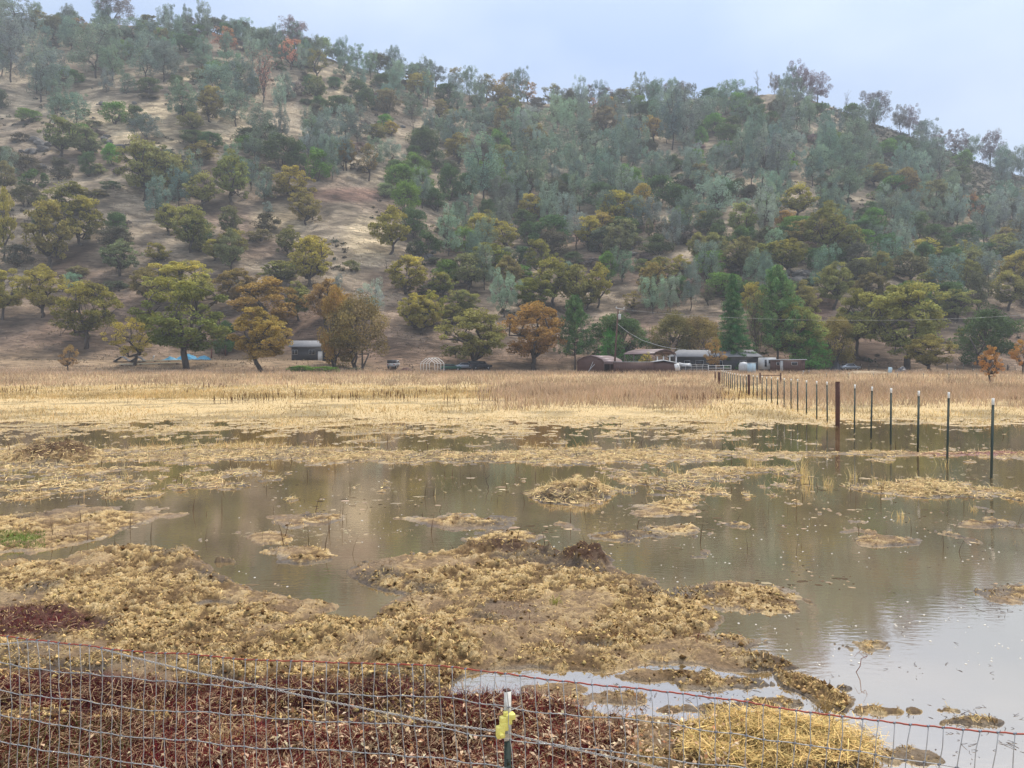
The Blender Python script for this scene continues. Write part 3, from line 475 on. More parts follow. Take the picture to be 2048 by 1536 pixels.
# the trees between them, as dense as each stretch of the slope shows
rng = random.Random(5); nfill = 0; tries = 0
def dens(X, Y, up):
    d = .25+.55*(up < 60)+.5*max(0, (X-700)/1300)
    if X < 480 and 140 < Y < 330: d *= .5
    if up < 110: d *= 1.6
    if X < 900 and Y > 400: d *= .34
    if Y > 560: d *= .5
    if 640 < X < 800 and Y > 400: d *= .1
    if X > 1640 and up < 90: d *= .12
    return d
while nfill < 540 and tries < 16000:
    tries += 1; X = rng.uniform(-90, 2140); rY = float(np.interp(X, RX, RY)); Y = rng.uniform(rY+2, 640); up = Y-rY
    if rng.random() > dens(X, Y, up): continue
    big = np.interp(Y, [100, 600], [46, 78]); 
    if any(abs(X-q[0]) < big*.32 and abs(Y-q[1]) < big*.20 for q in TREES): continue
    pg = np.interp(Y, [100, 300, 480, 640], [.5, .5, .34, .08])*(1.15 if X > 1200 else .9); r = rng.random()
    if r < pg: k, c, h, w = 'gray', rng.choice(['gp', 'gp', 'gp', 'gpale']), big*rng.uniform(.8, 1.25), big*rng.uniform(.5, .75)
    elif r < pg+.32: k, c, h, w = 'live', rng.choice(['live', 'live', 'bright', 'dark']), big*rng.uniform(.45, .8), big*rng.uniform(.5, .95)
    elif r < pg+.45+.2*(X < 1000): k, c, h, w = 'shrub', rng.choice(['dark', 'purple', 'grey', 'live']), big*rng.uniform(.25, .4), big*rng.uniform(.4, .7)
    else: k, c, h, w = 'oak', rng.choice(['olive', 'grey', 'grey', 'brown', 'gold', 'green']), big*rng.uniform(.7, 1.1), big*rng.uniform(.7, 1.1)
    hill_tree(k, c, X, Y, h, w); nfill += 1
# ---------------------------------------------------------------- trees around the houses
def near_tree(name, kind, X, Y, h, w, colour, label, cat='tree', lo=136, var=None, rz=None, fx=1.22):
    fx = {'live': 1.05, 'redwood': 1.35, 'pine': 1.08, 'young': 1.3}.get(kind, fx)
    x, d, z = on_hill(X, Y, lo); s = d/F
    return put_tree(name, kind, (x, d, z-.1), h*s*1.05, w*s*fx, colour, 1, var, X=X, Y=Y, label=label, cat=cat, rz=rz)
for a in (
 ('oak_tree','oak',368,741,188,178,'green','large yellow-green oak at the field edge in front of the blue tarps'),
 ('oak_tree','sparse',267,731,106,84,'yellow','small twisted oak with bright yellow leaves beside the black A-frame roofs'),
 ('sapling','sparse',137,743,52,36,'russet','little russet sapling alone at the field edge near the left side'),
 ('oak_tree','oak',524,745,130,122,'orange','orange oak with a short bare trunk, standing in front of the dark cabin'),
 ('oak_tree','live',714,741,152,138,'brown','broad drooping brown-orange oak whose crown reaches the ground beside the dark cabin'),
 ('oak_tree','live',668,735,165,78,'orange','tall orange-brown oak rising behind the drooping one beside the dark cabin'),
 ('bush','shrub',600,744,17,52,'bright','low bright green bush in front of the dark cabin','bush'),
 ('bush','shrub',652,744,15,62,'bright','second low green bush, under the drooping brown oak','bush'),
 ('oak_tree','oak',946,744,132,134,'olive','olive-green field-edge oak with a thick dark trunk, beside the white hoop frame'),
 ('oak_tree','oak',1067,741,143,126,'orange','orange-topped oak with a forked trunk at the field edge, between green oak and dark pine'),
 ('pine_tree','pine',1150,741,142,80,'pine','dark green pine standing just behind the brown metal shed'),
 ('oak_tree','live',1238,739,112,124,'live','wide dark green evergreen oak behind the utility pole'),
 ('conifer','young',1222,743,84,60,'young','young bright green conifer beside the utility pole and brown shed'),
 ('oak_tree','live',1345,739,116,106,'brown','dense brown oak behind the open carport'),
 ('oak_tree','live',1396,739,108,104,'brown','brownish oak behind the long grey-roofed house, just before the redwood'),
 ('sapling','sparse',1291,746,42,30,'gold','small golden sapling in front of the long brown metal fence'),
 ('redwood','redwood',1466,745,192,74,'redwood','tall dark green conical redwood in front of the long grey-roofed house'),
 ('pine_tree','pine',1555,742,198,116,'pine','tallest green pine with an open crown and black trunk, by the brown mobile home'),
 ('conifer','young',1618,743,100,84,'young','broad bright green conifer beside the brown mobile home'),
 ('bare_tree','brush',1512,742,148,62,'brown','tall leafless brown tree between the redwood and the tall pine'),
 ('sapling','sparse',1430,746,68,44,'orange','small orange sapling just in front of the redwood'),
 ('oak_tree','oak',1811,741,180,170,'olive','big spreading grey-olive oak behind the blue barrel'),
 ('oak_tree','oak',1858,745,80,88,'olive','smaller low olive oak in front of the big spreading one'),
 ('oak_tree','live',1672,733,100,86,'brown','brown-gold oak behind the silver car'),
 ('oak_tree','live',1975,733,118,124,'live','large dark green evergreen oak near the right edge at the foot of the hill'),
 ('bush','shrub',1338,746,24,24,'brown','brown bush between the low shed and the tilted white board','bush'),
 ('bush','shrub',1397,745,26,22,'live','small green bush in front of the white rail fence','bush'),
 ('oak_tree','oak',1590,739,135,110,'olive','olive oak rising behind the tall pine','tree',158),
 ('shrub','shrub',705,744,12,40,'dark','low dark shrub left of the white pickup','shrub')):
    near_tree(*a)
near_tree('sapling','sparse',1981,768,80,46,'orange','thin small orange tree standing alone in the tan grass on the right',lo=80)
near_tree('sapling','sparse',2044,750,78,46,'orange','orange-brown sapling cut by the right edge',lo=110)
# ---------------------------------------------------------------- materials of built things
MROOF = mat('maroon_metal', (.22, .155, .155), .45, 0, (.8, (.15, .10, .10), .6)); MBRWALL = mat('brown_sheet', (.095, .048, .04), .6, 0, (.9, (.13, .07, .055), .7))
MWHITE = mat('white_paint', (.50, .52, .54), .5, 0, (3, (.36, .36, .35), .6)); MWH2 = mat('clean_white', (.80, .80, .79), .5, 0, (3, (.62, .62, .6), .4)); MGREYROOF = mat('grey_shingle', (.17, .175, .19), .8, 0, (1.2, (.24, .24, .25), .7)); MDARKW = mat('dark_siding', (.035, .037, .045), .7, 0, (1.5, (.055, .055, .06), .7))
MGLASS = mat('dark_glass', (.02, .022, .03), .12); MBLK = mat('black_rubber', (.015, .015, .016), .7); MSTEEL = mat('galvanised_steel', (.44, .44, .44), .5, .15, (25, (.26, .25, .24), .8))
MRUST = mat('rusty_steel', (.065, .025, .018), .75, .1, (9, (.11, .045, .028), .8)); MGREEN = mat('dark_green_paint', (.012, .030, .020), .5, 0, (30, (.03, .035, .03), .5)); MTIP = mat('white_tip', (.74, .73, .68), .5, 0, (40, (.5, .48, .42), .7))
MREDW = mat('red_wire', (.33, .055, .03), .55, .2, (18, (.20, .06, .04), .7)); MYEL = mat('yellow_plastic', (.86, .78, .20), .45, 0, (60, (.62, .52, .15), .4)); MWOOD = mat('weathered_pole', (.13, .07, .05), .85, 0, (4, (.08, .05, .04), .7))
MBLUE = mat('blue_tarp', (.03, .20, .36), .45, 0, (2.5, (.05, .32, .48), .7)); MLBLUE = mat('pale_blue', (.42, .58, .68), .5, 0, (3, (.55, .66, .72), .5)); MCARG = mat('green_car_paint', (.05, .14, .10), .3); MCARS = mat('silver_paint', (.45, .49, .55), .3, .3)
MTAIL = mat('red_lens', (.4, .02, .02), .3); MCREAM = mat('cream_plank', (.62, .57, .42), .7); MTARP = mat('dark_tarp', (.03, .033, .045), .5, 0, (2, (.07, .075, .09), .8)); MROCK = mat('boulder_rock', (.16, .15, .14), .9, 0, (1.2, (.07, .068, .065), .9), (3, .15))
def gz(X, d): xx = (X-HX)/F*d; return (xx, d, float(T(xx, d)))
def box(name, m, par, c, d, **k): return MB().box(c, d, **k).build(name, m, par)
# brown metal shed, rotated so the roof slope shows
def rib_wall(mb, x0, x1, y, z0, z1f, step, horiz=False):
    pass
s_ = empty('metal_shed', (11.8, 139.5, 1.12), math.atan2(-3, 4.5), label='brown metal shed with a rounded gable front and two pale poles leaning on it', cat='shed')
arch = [(0,0),(5.4,0),(5.4,2.05),(5.1,2.4),(4.2,2.8),(2.7,3.15),(1.2,2.8),(.3,2.4),(0,2.05)]
mb = MB().prism(arch, 0, .06)
for k in range(11):
    zz = .12+k*.26; xi = 0 if zz < 2.1 else (zz-2.1)*2.4
    if 5.4-2*xi > .6: mb.box((2.7, -.015, zz), (5.4-2*xi-.1, .03, .07))
mb.build('front_wall', MBRWALL, s_)
MB().prism(arch, 7.3, 7.36).build('back_wall', MBRWALL, s_); MB().box((.03, 3.7, 1.03), (.06, 7.2, 2.0)).build('side_wall', MBRWALL, s_)
mb = MB(); out = [(-.08,2.0),(-.02,2.1),(.25,2.48),(1.2,2.9),(2.7,3.26),(4.2,2.9),(5.15,2.48),(5.42,2.1),(5.48,2.0)]; inn = [(p[0]*.985+.04, p[1]-.07) for p in out]
for i in range(len(out)-1): mb.prism([out[i], out[i+1], inn[i+1], inn[i]], -.12, 7.5)
mb.build('roof', MROOF, s_)
mb = MB(); [mb.box((5.36, yy, 1.0), (.07, .07, 2.0)) for yy in (.1, 2.5, 4.9, 7.3)]; mb.box((5.36, 3.7, 1.82), (.05, 7.2, .35)); mb.build('open_side_frame', MROOF, s_)
for i, (xa, xb) in enumerate(((1.4, 3.0), (1.7, 2.5))):
    tag(MB().tube([(13.0+xa-1.2, 137.0-i*.2, 1.1), (13.0+xb-1.2+.2, 137.6+i*.1, 3.0+.2*i)], .04, 6).build('leaning_pole', MWHITE), ('longer' if i == 0 else 'shorter')+' pale pole leaning against the front of the brown metal shed', 'pole', 'poles leaning on the shed')
# open carport
s_ = empty('carport', (26.0, 141.5, 1.13), math.atan2(.6, .8), label='tall open carport with a maroon-grey metal roof between pole and long house', cat='carport')
out = [(-.1,3.55),(.25,3.85),(1.5,4.2),(3,4.5),(4.5,4.2),(5.75,3.85),(6.1,3.55)]; inn = [(p[0]*.98+.06, p[1]-.08) for p in out]; mb = MB()
for i in range(6): mb.prism([out[i], out[i+1], inn[i+1], inn[i]], -.15, 7.6)
mb.build('roof', MROOF, s_)
for yy in (.05, 2.5, 5, 7.4):
    for xx in (.03, 5.97): box('post', MROOF if yy else MROOF, s_, (xx, yy, 1.8), (.09, .09, 3.6))
mb = MB()
for yy in (.1, 2.5, 5): mb.tube([(.05, yy, 3.0), (.6, yy, 3.75), (3, yy, 4.3), (5.4, yy, 3.75), (5.95, yy, 3.0)], .04, 5)
mb.build('truss', MDARKW, s_)
# long brown fence with white cap, low shed at its end
x0, x1 = (1227-HX)/F*136, (1308-HX)/F*136; s_ = empty('metal_fence', (x0, 136, 1.1), label='long brown ribbed metal fence with a pale cap beside the utility pole', cat='fence')
mb = MB().box(((x1-x0)/2, 0, 1.0), (x1-x0, .05, 2.0))
for k in range(int((x1-x0)/.3)): mb.box((.15+k*.3, -.04, 1.0), (.07, .04, 1.98))
mb.build('panel', MBRWALL, s_); box('cap', MWHITE, s_, ((x1-x0)/2, 0, 2.05), (x1-x0+.1, .14, .08))
x2 = (1308-HX)/F*136; s_ = empty('low_shed', (x2+.02, 136, 1.1), label='low brown shed with a shallow white-edged roof at the end of the metal fence', cat='shed')
MB().prism([(0,0),(4.3,0),(4.3,1.75),(1.6,2.3),(0,2.0)], 0, 3).build('wall', MBRWALL, s_)
MB().prism([(-.05,2.02),(1.6,2.32),(4.5,1.77),(4.5,1.87),(1.6,2.44),(-.05,2.14)], -.15, 3.2).build('roof', MWHITE, s_)
# tilted white board, drooping sheet, white rails
p = at(1354.5, 734, 134.5); e = empty('sign_board', p, label='white tilted board with a small dark mark beside the low shed', cat='board'); e.rotation_euler = (0, R(-12), 0)
box('panel', MWH2, e, (0, 0, 0), (.85, .05, 1.25)); MB().tube([(.05,-.04,.3),(.2,-.04,.2),(.12,-.04,.05),(.22,-.04,-.1),(.05,-.04,-.2)], .03, 5).build('mark', MDARKW, e)
sx = np.linspace(0, 1, 12); tp = at(1358, 724.5, 137); tb_ = at(1386, 728, 136)
mb = MB(); A = np.array([[tp[0]+(tb_[0]-tp[0])*t, 137+.3*math.sin(9*t), tp[2]+(tb_[2]-tp[2])*t-.18*math.sin(math.pi*t)] for t in sx]); B = A+[0, 1.5, .15]; Lo = A-[0, .02, .0]+np.array([[0, 0, -.35-.1*math.sin(7*t)] for t in sx])
V = np.vstack([Lo, A, B]); Qs = [(i, i+1, 12+i+1, 12+i) for i in range(11)]+[(12+i, 13+i, 25+i, 24+i) for i in range(11)]
tag(MB().add(V, Qs).build('canopy_sheet', MWHITE, smooth=True), 'drooping white sheet hung beside the low shed', 'sheet')
def rails(name, X0, X1, d, z0, hs, n, label, m, r=.03):
    a = (X0-HX)/F*d; b = (X1-HX)/F*d; e = empty(name, (a, d, z0), label=label, cat='fence')
    for k in range(n): MB().tube([((b-a)*k/(n-1), 0, -.1), ((b-a)*k/(n-1), 0, hs[-1]+.08)], r*1.2, 5).build('post', m, e)
    for h in hs: MB().tube([(0, -.01, h), (b-a, -.01, h)], r, 5).build('rail', m, e)
rails('rail_fence', 1360, 1416, 135, 1.1, (.4, .8, 1.2, 1.55), 6, 'pale metal rail fence in front of the long grey-roofed house', MSTEEL)
rails('rail_fence', 1417, 1462, 136, 1.1, (.5, .95, 1.4), 4, 'short white rail fence just left of the redwood trunk', MWH2)
# long house
xa, xb = (1352-HX)/F*151, (1520-HX)/F*151; Lh = xb-xa; s_ = empty('ranch_house', (xa, 151, 1.13), label='long low house with grey roof and dark walls behind the redwood', cat='house')
MB().box((Lh/2, 3.5, 1.6), (Lh-.6, 6.4, 3.2)).build('wall', MDARKW, s_)
V = [(-.4,-.5,3.2),(Lh+.4,-.5,3.2),(Lh+.4,7.3,3.2),(-.4,7.3,3.2),(1.2,3.4,4.55),(Lh-.4,3.4,4.55)]; V = V+[(p[0], p[1], p[2]-.12) for p in V[:4]]
MB().add(V, [(0,1,5,4),(2,3,4,5),(6,9,8,7),(0,6,7,1),(1,7,8,2),(2,8,9,3),(3,9,6,0)], [(3,0,4),(1,2,5)]).build('roof', MGREYROOF, s_)
for X_, w_, h_ in ((1375, 1.2, 1.0), (1400, 1.6, 1.1), (1440, 1.2, 1.0), (1487, 1.3, 1.0)):
    wf = box('window', MWHITE, s_, ((X_-HX)/F*151-xa, .27, 1.9), (w_, .05, h_)); MB().box(((X_-HX)/F*151-xa, .235, 1.9), (w_-.16, .03, h_-.16)).build('pane', MGLASS, wf)
for X_ in (1317, 1329.5, 1342, 1355): 
    q = at(X_, 722, 138.6); tag(MB().box((q[0], q[1], 2.2), (.16, .16, 2.2)).build('post', MWHITE), None) if False else None
    e = MB().box((0, 0, 1.5), (.17, .17, 3.0)).box((0, 0, 3.03), (.22, .22, .06)).build('white_post', MWHITE); e.location = (q[0], 139.7, 1.1)
    tag(e, {1317: 'first', 1329.5: 'second', 1342: 'third', 1355: 'fourth'}[X_]+' white square post from the left under the carport gable', 'post', 'white posts by the carport')
# pale blue cabinet, white roof, tank
q = gz(1503, 136); e = empty('storage_cabinet', q, label='pale blue upright cabinet beside the redwood', cat='cabinet'); box('body', MLBLUE, e, (0, 0, .92), (1.25, .9, 1.8)); box('lid', MWHITE, e, (0, 0, 1.85), (1.4, 1.05, .08)); box('door_seam', MSTEEL, e, (.1, -.46, .9), (.04, .03, 1.7))
q = gz(1487, 138); e = empty('water_tank', q, label='white rounded tank between the redwood and the pale blue cabinet', cat='tank'); MB().tube([(0,0,.3),(0,0,.6),(0,0,1.5),(0,0,1.9),(0,0,2.02)], [.75,.85,.85,.6,.1], 18).build('shell', MWHITE, e, True); box('stand', MWOOD, e, (0, 0, .15), (1.3, 1.3, .3))
# white trailer with dark openings, then the brown mobile home
q = gz(1534, 143); e = empty('trailer', q, label='small white trailer with dark openings under the tall pine', cat='trailer'); box('body', MWHITE, e, (0, 0, 1.75), (2.3, 3, 2.2)); box('window', MGLASS, e, (.35, -1.52, 2.1), (1.1, .06, .7)); box('window', MGLASS, e, (-.75, -1.52, 1.8), (.35, .06, 1.3)); box('chassis', MBLK, e, (0, 0, .5), (2.1, 2.8, .2))
for sx_ in (-.95, .95): MB().tube([(sx_-.1, -.6, .34), (sx_+.1, -.6, .34)], .34, 14).build('wheel', MBLK, e)
xa, xb = (1546-HX)/F*140, (1610-HX)/F*140; e = empty('mobile_home', (xa, 140, 1.12), label='brown mobile home with a thin white roof edge beside the tall pine', cat='house'); Lh = xb-xa
mb = MB().box((Lh/2, 1.5, 1.35), (Lh, 3, 2.1)); [mb.box((.2+k*.4, -.015, 1.35), (.05, .03, 2.08)) for k in range(int(Lh/.4))]; mb.build('wall', MBRWALL, e); box('roof', MWHITE, e, (Lh/2, 1.5, 2.47), (Lh+.5, 3.5, .14))
dr = box('door', MWHITE, e, (1.55, -.05, 1.35), (.5, .06, 1.9)); box('handle', MBLK, dr, (1.72, -.1, 1.3), (.05, .04, .12))
for xx, w_ in ((.9, .55), (3.9, 1.1)): wf = box('window', MWHITE, e, (xx, -.04, 1.75), (w_, .06, .6)); box('pane', MGLASS, wf, (xx, -.08, 1.75), (w_-.14, .03, .48))
box('skirting', MDARKW, e, (Lh/2, 1.5, .15), (Lh-.1, 2.8, .3))
q = gz(1612.5, 134); e = empty('bathtub', q, label='small white trough beside the broad bright green conifer', cat='trough'); MB().prism([(-.42,.1),(.42,.1),(.52,.5),(.46,.5),(.38,.18),(-.38,.18),(-.46,.5),(-.52,.5)], -.3, .3).build('basin', MWHITE, e); box('feet', MSTEEL, e, (0, 0, .05), (.6, .4, .1))
# vehicles: outline swept across the width, wheels, windows, lights
def vehicle(name, label, X, Y, lo, rz, paint, kind, cat, s=1.0):
    x, d, z = on_hill(X, Y, lo); e = empty(name, (x, d, z), rz, label=label, cat=cat)
    if kind == 'pickup': pr = [(-2.5,.5),(2.45,.5),(2.5,.95),(1.3,1.1),(.75,1.75),(-.55,1.75),(-.6,1.08),(-2.5,1.08)]; gl = [(.62,1.2),(1.05,1.15),(.68,1.65),(-.42,1.65),(-.42,1.2)]
    else: pr = [(-2.1,.4),(2.15,.4),(2.2,.8),(1.2,.95),(.55,1.42),(-.9,1.42),(-1.7,.98),(-2.15,.92)]; gl = [(.95,1.0),(.5,1.35),(-.85,1.35),(-1.4,1.02)]
    V = MB().prism(pr, -.85, .85); V.v[0] = V.v[0]*[1, 1, 1]; V.build('body', paint, e); MB().prism(gl, -.872, .872).build('side_window', MGLASS, e)
    if kind == 'pickup': box('rear_window', MGLASS, e, (-.6, 0, 1.42), (.08, 1.3, .42)); MB().box((-1.5, 0, 1.45), (1.9, 1.6, .7)).build('canopy', MTARP, e)
    else: MB().box((-1.32, 0, 1.19), (.72, 1.35, .05), ry=R(-29)).build('rear_window', MGLASS, e); MB().box((.9, 0, 1.2), (.78, 1.35, .05), ry=R(36)).build('windscreen', MGLASS, e)
    for wx in (-1.45, 1.5):
        for sy in (-1, 1):
            w = MB().tube([(wx, sy*.68, .34), (wx, sy*.9, .34)], .35, 16).build('wheel', MBLK, e); MB().tube([(wx, sy*.905, .34), (wx, sy*.92, .34)], .19, 12).build('rim', MSTEEL, w)
    for sy in (-.68, .68): box('tail_light', MTAIL, e, (pr[0][0]-.02, sy, .85), (.06, .22, .16)); box('headlight', MWHITE, e, (pr[2][0]-.04, sy, .74), (.08, .3, .14))
    box('bumper', MSTEEL, e, (pr[0][0]-.08, 0, .5), (.12, 1.6, .14)); return e
vehicle('pickup_truck', 'white pickup with a dark canopy seen from behind beside the drooping brown oak', 788, 739.5, 137, R(84), MWHITE, 'pickup', 'pickup')
vehicle('parked_car', 'green car parked beside the white hoop frame', 901, 742, 137, R(8), MCARG, 'car', 'car', 1)
vehicle('parked_car', 'pale silver car half hidden between the green car and the oak trunk', 930, 741, 141, R(15), MCARS, 'car', 'car')
vehicle('pickup_truck', 'dark truck parked behind the trunk of the field-edge oak', 960, 741, 140, R(30), MTARP, 'pickup', 'pickup')
vehicle('pickup_truck', 'silver truck nose-on between the brown shed and the metal fence', 1217, 745.5, 139, R(-72), MCARS, 'pickup', 'pickup')
vehicle('parked_car', 'silver car parked on the bare mound in front of the brown-gold oak', 1698, 742.5, 138, R(12), MCARS, 'car', 'car')
def heap(name, label, cat, X, Y, lo, w, d_, h, m, seed):
    x, d, z = on_hill(X, Y, lo); n = 22; gx, gy = np.meshgrid(np.linspace(-1, 1, n), np.linspace(-1, 1, n)); r = np.sqrt(gx**2+gy**2)
    zz = h*np.clip(1-r**1.6, -.1, 1)*(1+.7*fbm(gx*3+seed, gy*3, seed, 3)); i = np.arange(n-1)[:, None]*n+np.arange(n-1)[None]
    o = link(name, rawmesh(name, np.stack([gx*w/2, gy*d_/2, zz], -1).reshape(-1, 3), np.stack([i, i+1, i+n+1, i+n], -1).reshape(-1, 4), None, None, True), m, loc=(x, d, z)); return tag(o, label, cat)
heap('tarp_pile', 'dark tarp-covered pile beside the silver car on the mound', 'pile', 1673, 741.5, 139, 2.9, 2.4, 1.5, MTARP, 1)
heap('tarp', 'left blue tarp lying under the big yellow-green oak', 'tarp', 340, 721, 150, 3.4, 2, .6, MBLUE, 2)
heap('tarp', 'largest blue tarp, right behind the trunk of the big yellow-green oak', 'tarp', 374, 720.5, 150, 5.2, 2.4, 1.0, MBLUE, 3)
heap('tarp', 'blue tarp nearest the two red posts', 'tarp', 407, 720, 150, 3.4, 2, .75, MBLUE, 4)
heap('scrap_pile', 'low rusty red scrap pile right of the white pickup', 'pile', 812, 742, 138, 2.8, 1.6, .5, MRUST, 5)
heap('brush_pile', 'dark brush heap under the smaller low olive oak', 'pile', 1803, 746, 136, 2.6, 2, 1.0, MTARP, 6)
heap('dirt_mound', 'low tan dirt mound behind the field posts near the blue barrel', 'mound', 1735, 749, 126, 11, 5, .5, MSOIL, 7)
q = gz(1779.5, 126); e = empty('barrel', (q[0], q[1], q[2]+.25), label='light blue barrel tilted at the field edge', cat='barrel'); e.rotation_euler = (0, R(7), 0); MB().tube([(0,0,0),(0,0,.05),(0,0,.42),(0,0,.46),(0,0,.5),(0,0,.85),(0,0,.9)], [.27,.3,.3,.315,.3,.3,.27], 16).build('shell', MLBLUE, e, True); MB().tube([(.12,0,.9),(.12,0,.94)], .05, 8).build('bung', MWHITE, e)
# cabin on the bank
x, d, z = on_hill(566, 722.5, 150); e = empty('cabin', (x, 160, z-.1), label='small dark cabin with a grey roof and white door on the bank', cat='cabin'); Lc = (650-566)/F*160
MB().box((Lc/2, 2.6, 1.55), (Lc-.5, 5, 3.1)).build('wall', MDARKW, e)
MB().prism([(-.5,3.05),(2.6,4.35),(5.7,3.05),(5.7,3.2),(2.6,4.52),(-.5,3.2)], -.4, Lc+.3, 'x').build('roof', MGREYROOF, e)
for X_, w_ in ((609.5, 1.3), (575, 1.2)):
    xx = (X_-566)/F*160; wf = box('window', MWHITE, e, (xx, .07, 2.0), (w_, .06, 1.0)); mb = MB(); [mb.box((xx+k*w_*.235, .03, 2.0), (w_*.41, .03, .84)) for k in (-1, 1)]; mb.build('pane', MGLASS, wf)
xx = (626-566)/F*160; dr = box('door', MWH2, e, (xx, .06, 1.12), (.95, .08, 2.15)); box('handle', MBLK, dr, (xx+.36, 0, 1.1), (.06, .06, .1))
# debris on the bank
for X_, w_, lab in ((245, 3.2, 'left black A-frame roof lying on the bank'), (277, 2.9, 'second black A-frame roof behind the twisted yellow oak')):
    x, d, z = on_hill(X_, 723.5, 150); e = empty('roof_frame', (x, d, z), label=lab, cat='roof frame', group='black roof frames'); e2 = w_/2
    for s1 in (-1, 1): MB().prism([(0,.95),(s1*e2,0),(s1*e2,.14),(0,1.12)][::s1], -.6, .6).build('roof_panel', MTARP, e); MB().prism([(0,1.0),(s1*e2,.05),(s1*e2,.12),(0,1.1)][::s1], -.64, -.605).build('edge_board', MSTEEL, e)
for X0, Y0, X1, Y1, lab in ((239, 731, 360, 727.5, 'long cream plank lying in front of the oak trunk'), (276, 724, 372, 722, 'second pale plank just above the long cream one')):
    a = on_hill(X0, Y0+1, 142); b = on_hill(X1, Y1+1, 142)
    dx, dy = b[0]-a[0], b[1]-a[1]; Ln = math.hypot(dx, dy); e = empty('plank', (a[0], a[1], a[2]+.1), math.atan2(dy, dx), label=lab, cat='plank'); e.rotation_euler = (0, -math.atan2(b[2]-a[2], Ln), math.atan2(dy, dx))
    MB().box((Ln/2, 0, .12), (Ln, .35, .2)).build('board', MCREAM, e); mb = MB(); [mb.box((Ln*t, 0, -.1), (.3, .5, .25)) for t in (.04, .35, .65, .95)]; mb.build('support', MWOOD, e)
for X_, Y_, h_, lab in ((423, 717, 2.0, 'shorter red-brown post on the bank behind the tarps'), (451, 712, 2.6, 'taller red-brown post on the bank behind the tarps')):
    x, d, z = on_hill(X_, Y_, 150); tag(MB().box((0, 0, h_/2-.1), (.2, .2, h_)).box((0, 0, h_-.07), (.26, .26, .06)).build('red_post', mat('red_brown_paint', (.17, .05, .035), .8), loc=(x, d, z)), lab, 'post', 'red posts on the bank')
x, d, z = on_hill(304, 722, 150); e = empty('lawn_chair', (x, d, z), label='white chair on the bank left of the blue tarps', cat='chair'); box('seat', MWHITE, e, (0, 0, .42), (.6, .55, .06)); MB().box((.3, 0, .75), (.06, .55, .7), ry=R(14)).build('backrest', MWHITE, e)
for a in (-.25, .25):
    for b in (-.22, .22): box('leg', MWHITE, e, (a, b, .2), (.05, .05, .4))
# white hoop frame
e = empty('hoop_frame', (0, 0, 0), label='white tube frame of a tent garage with four hoops beside the green car', cat='frame'); tops = []
for k in range(4):
    X_ = 700+(1060+41*k)/6.827; dk = 145-1.6*k; cx = (X_-HX)/F*dk; zg = float(T(cx, dk)); hw = 1.32
    if k == 0: e.location = (cx, dk, zg); org = np.array([cx, dk, zg])
    P = np.array([(-hw,0,0),(-hw,0,1.75),(-hw+.12,0,1.98),(-.25,0,2.72),(0,0,2.80),(.25,0,2.72),(hw-.12,0,1.98),(hw,0,1.75),(hw,0,0)])+[cx, dk, zg]-org
    MB().tube(P, .06, 6).build('hoop', MWH2, e); tops.append(P)
for j in (1, 4, 7): MB().tube([t[j] for t in tops], .035, 6).build('purlin', MWH2, e)
# utility pole, its wires
d = 139.5; b_ = at(1228, 746, d); t_ = at(1236.5, 614.5, d); e = empty('utility_pole', b_, label='leaning brown utility pole with crossarm and pale transformer beside the brown shed', cat='utility pole'); tv = np.array(t_)-np.array(b_)
MB().tube([(0,0,-.5), tv*.5, tv], [.19,.16,.13], 10).build('pole', MWOOD, e, True); ca = tv*.975
MB().box(ca+[.35, -.2, 0], (1.5, .12, .14), ry=R(8)).build('crossarm', MWHITE, e)
for xx in (-.35, 1.02): MB().tube([ca+[xx, -.2, .08-.1*(xx > 0)], ca+[xx, -.2, .2-.1*(xx > 0)], ca+[xx, -.2, .3-.1*(xx > 0)], ca+[xx, -.2, .36-.1*(xx > 0)]], [.05,.12,.14,.05], 8).build('insulator', MWHITE, e)
tp = tv*.86; tf = MB().tube([tp+[.32,-.25,-.55], tp+[.32,-.25,-.5], tp+[.32,-.25,.35], tp+[.32,-.25,.42]], [.2,.26,.26,.2], 14).build('transformer', MSTEEL if False else MWHITE, e, True); MB().tube([tp+[.32,-.25,.42], tp+[.32,-.25,.62], tp+[.3,-.22,.95]], .035, 6).build('bushing', MWHITE, tf)
def cable(name, pts, lab, r):
    P = np.array(pts); t = np.linspace(0, len(P)-1, 60); Q_ = np.stack([np.interp(t, range(len(P)), P[:, k]) for k in range(3)], 1)
    for _ in range(6): Q_[1:-1] = (Q_[:-2]+Q_[2:]+2*Q_[1:-1])/4
    tag(MB().tube(Q_, r, 5).build(name, MWHITE), lab, 'cable')
cable('power_line', [at(1246, 619, 139), at(1340, 628, 132), at(1437, 634.5, 125), at(1600, 640, 114), at(1800, 641, 100), at(1950, 636, 90), at(2048, 630, 83), at(2400, 596, 66)], 'pale power line stretched from the pole top across the trees to the right', .013)
cable('service_cable', [at(1235.5, 648, 139.4), at(1255, 664, 140), at(1285, 681, 142), at(1320, 692, 145), at(1345, 697, 148), at(1372, 699.5, 151)], 'thicker cable sagging from the utility pole to the long house', .035)
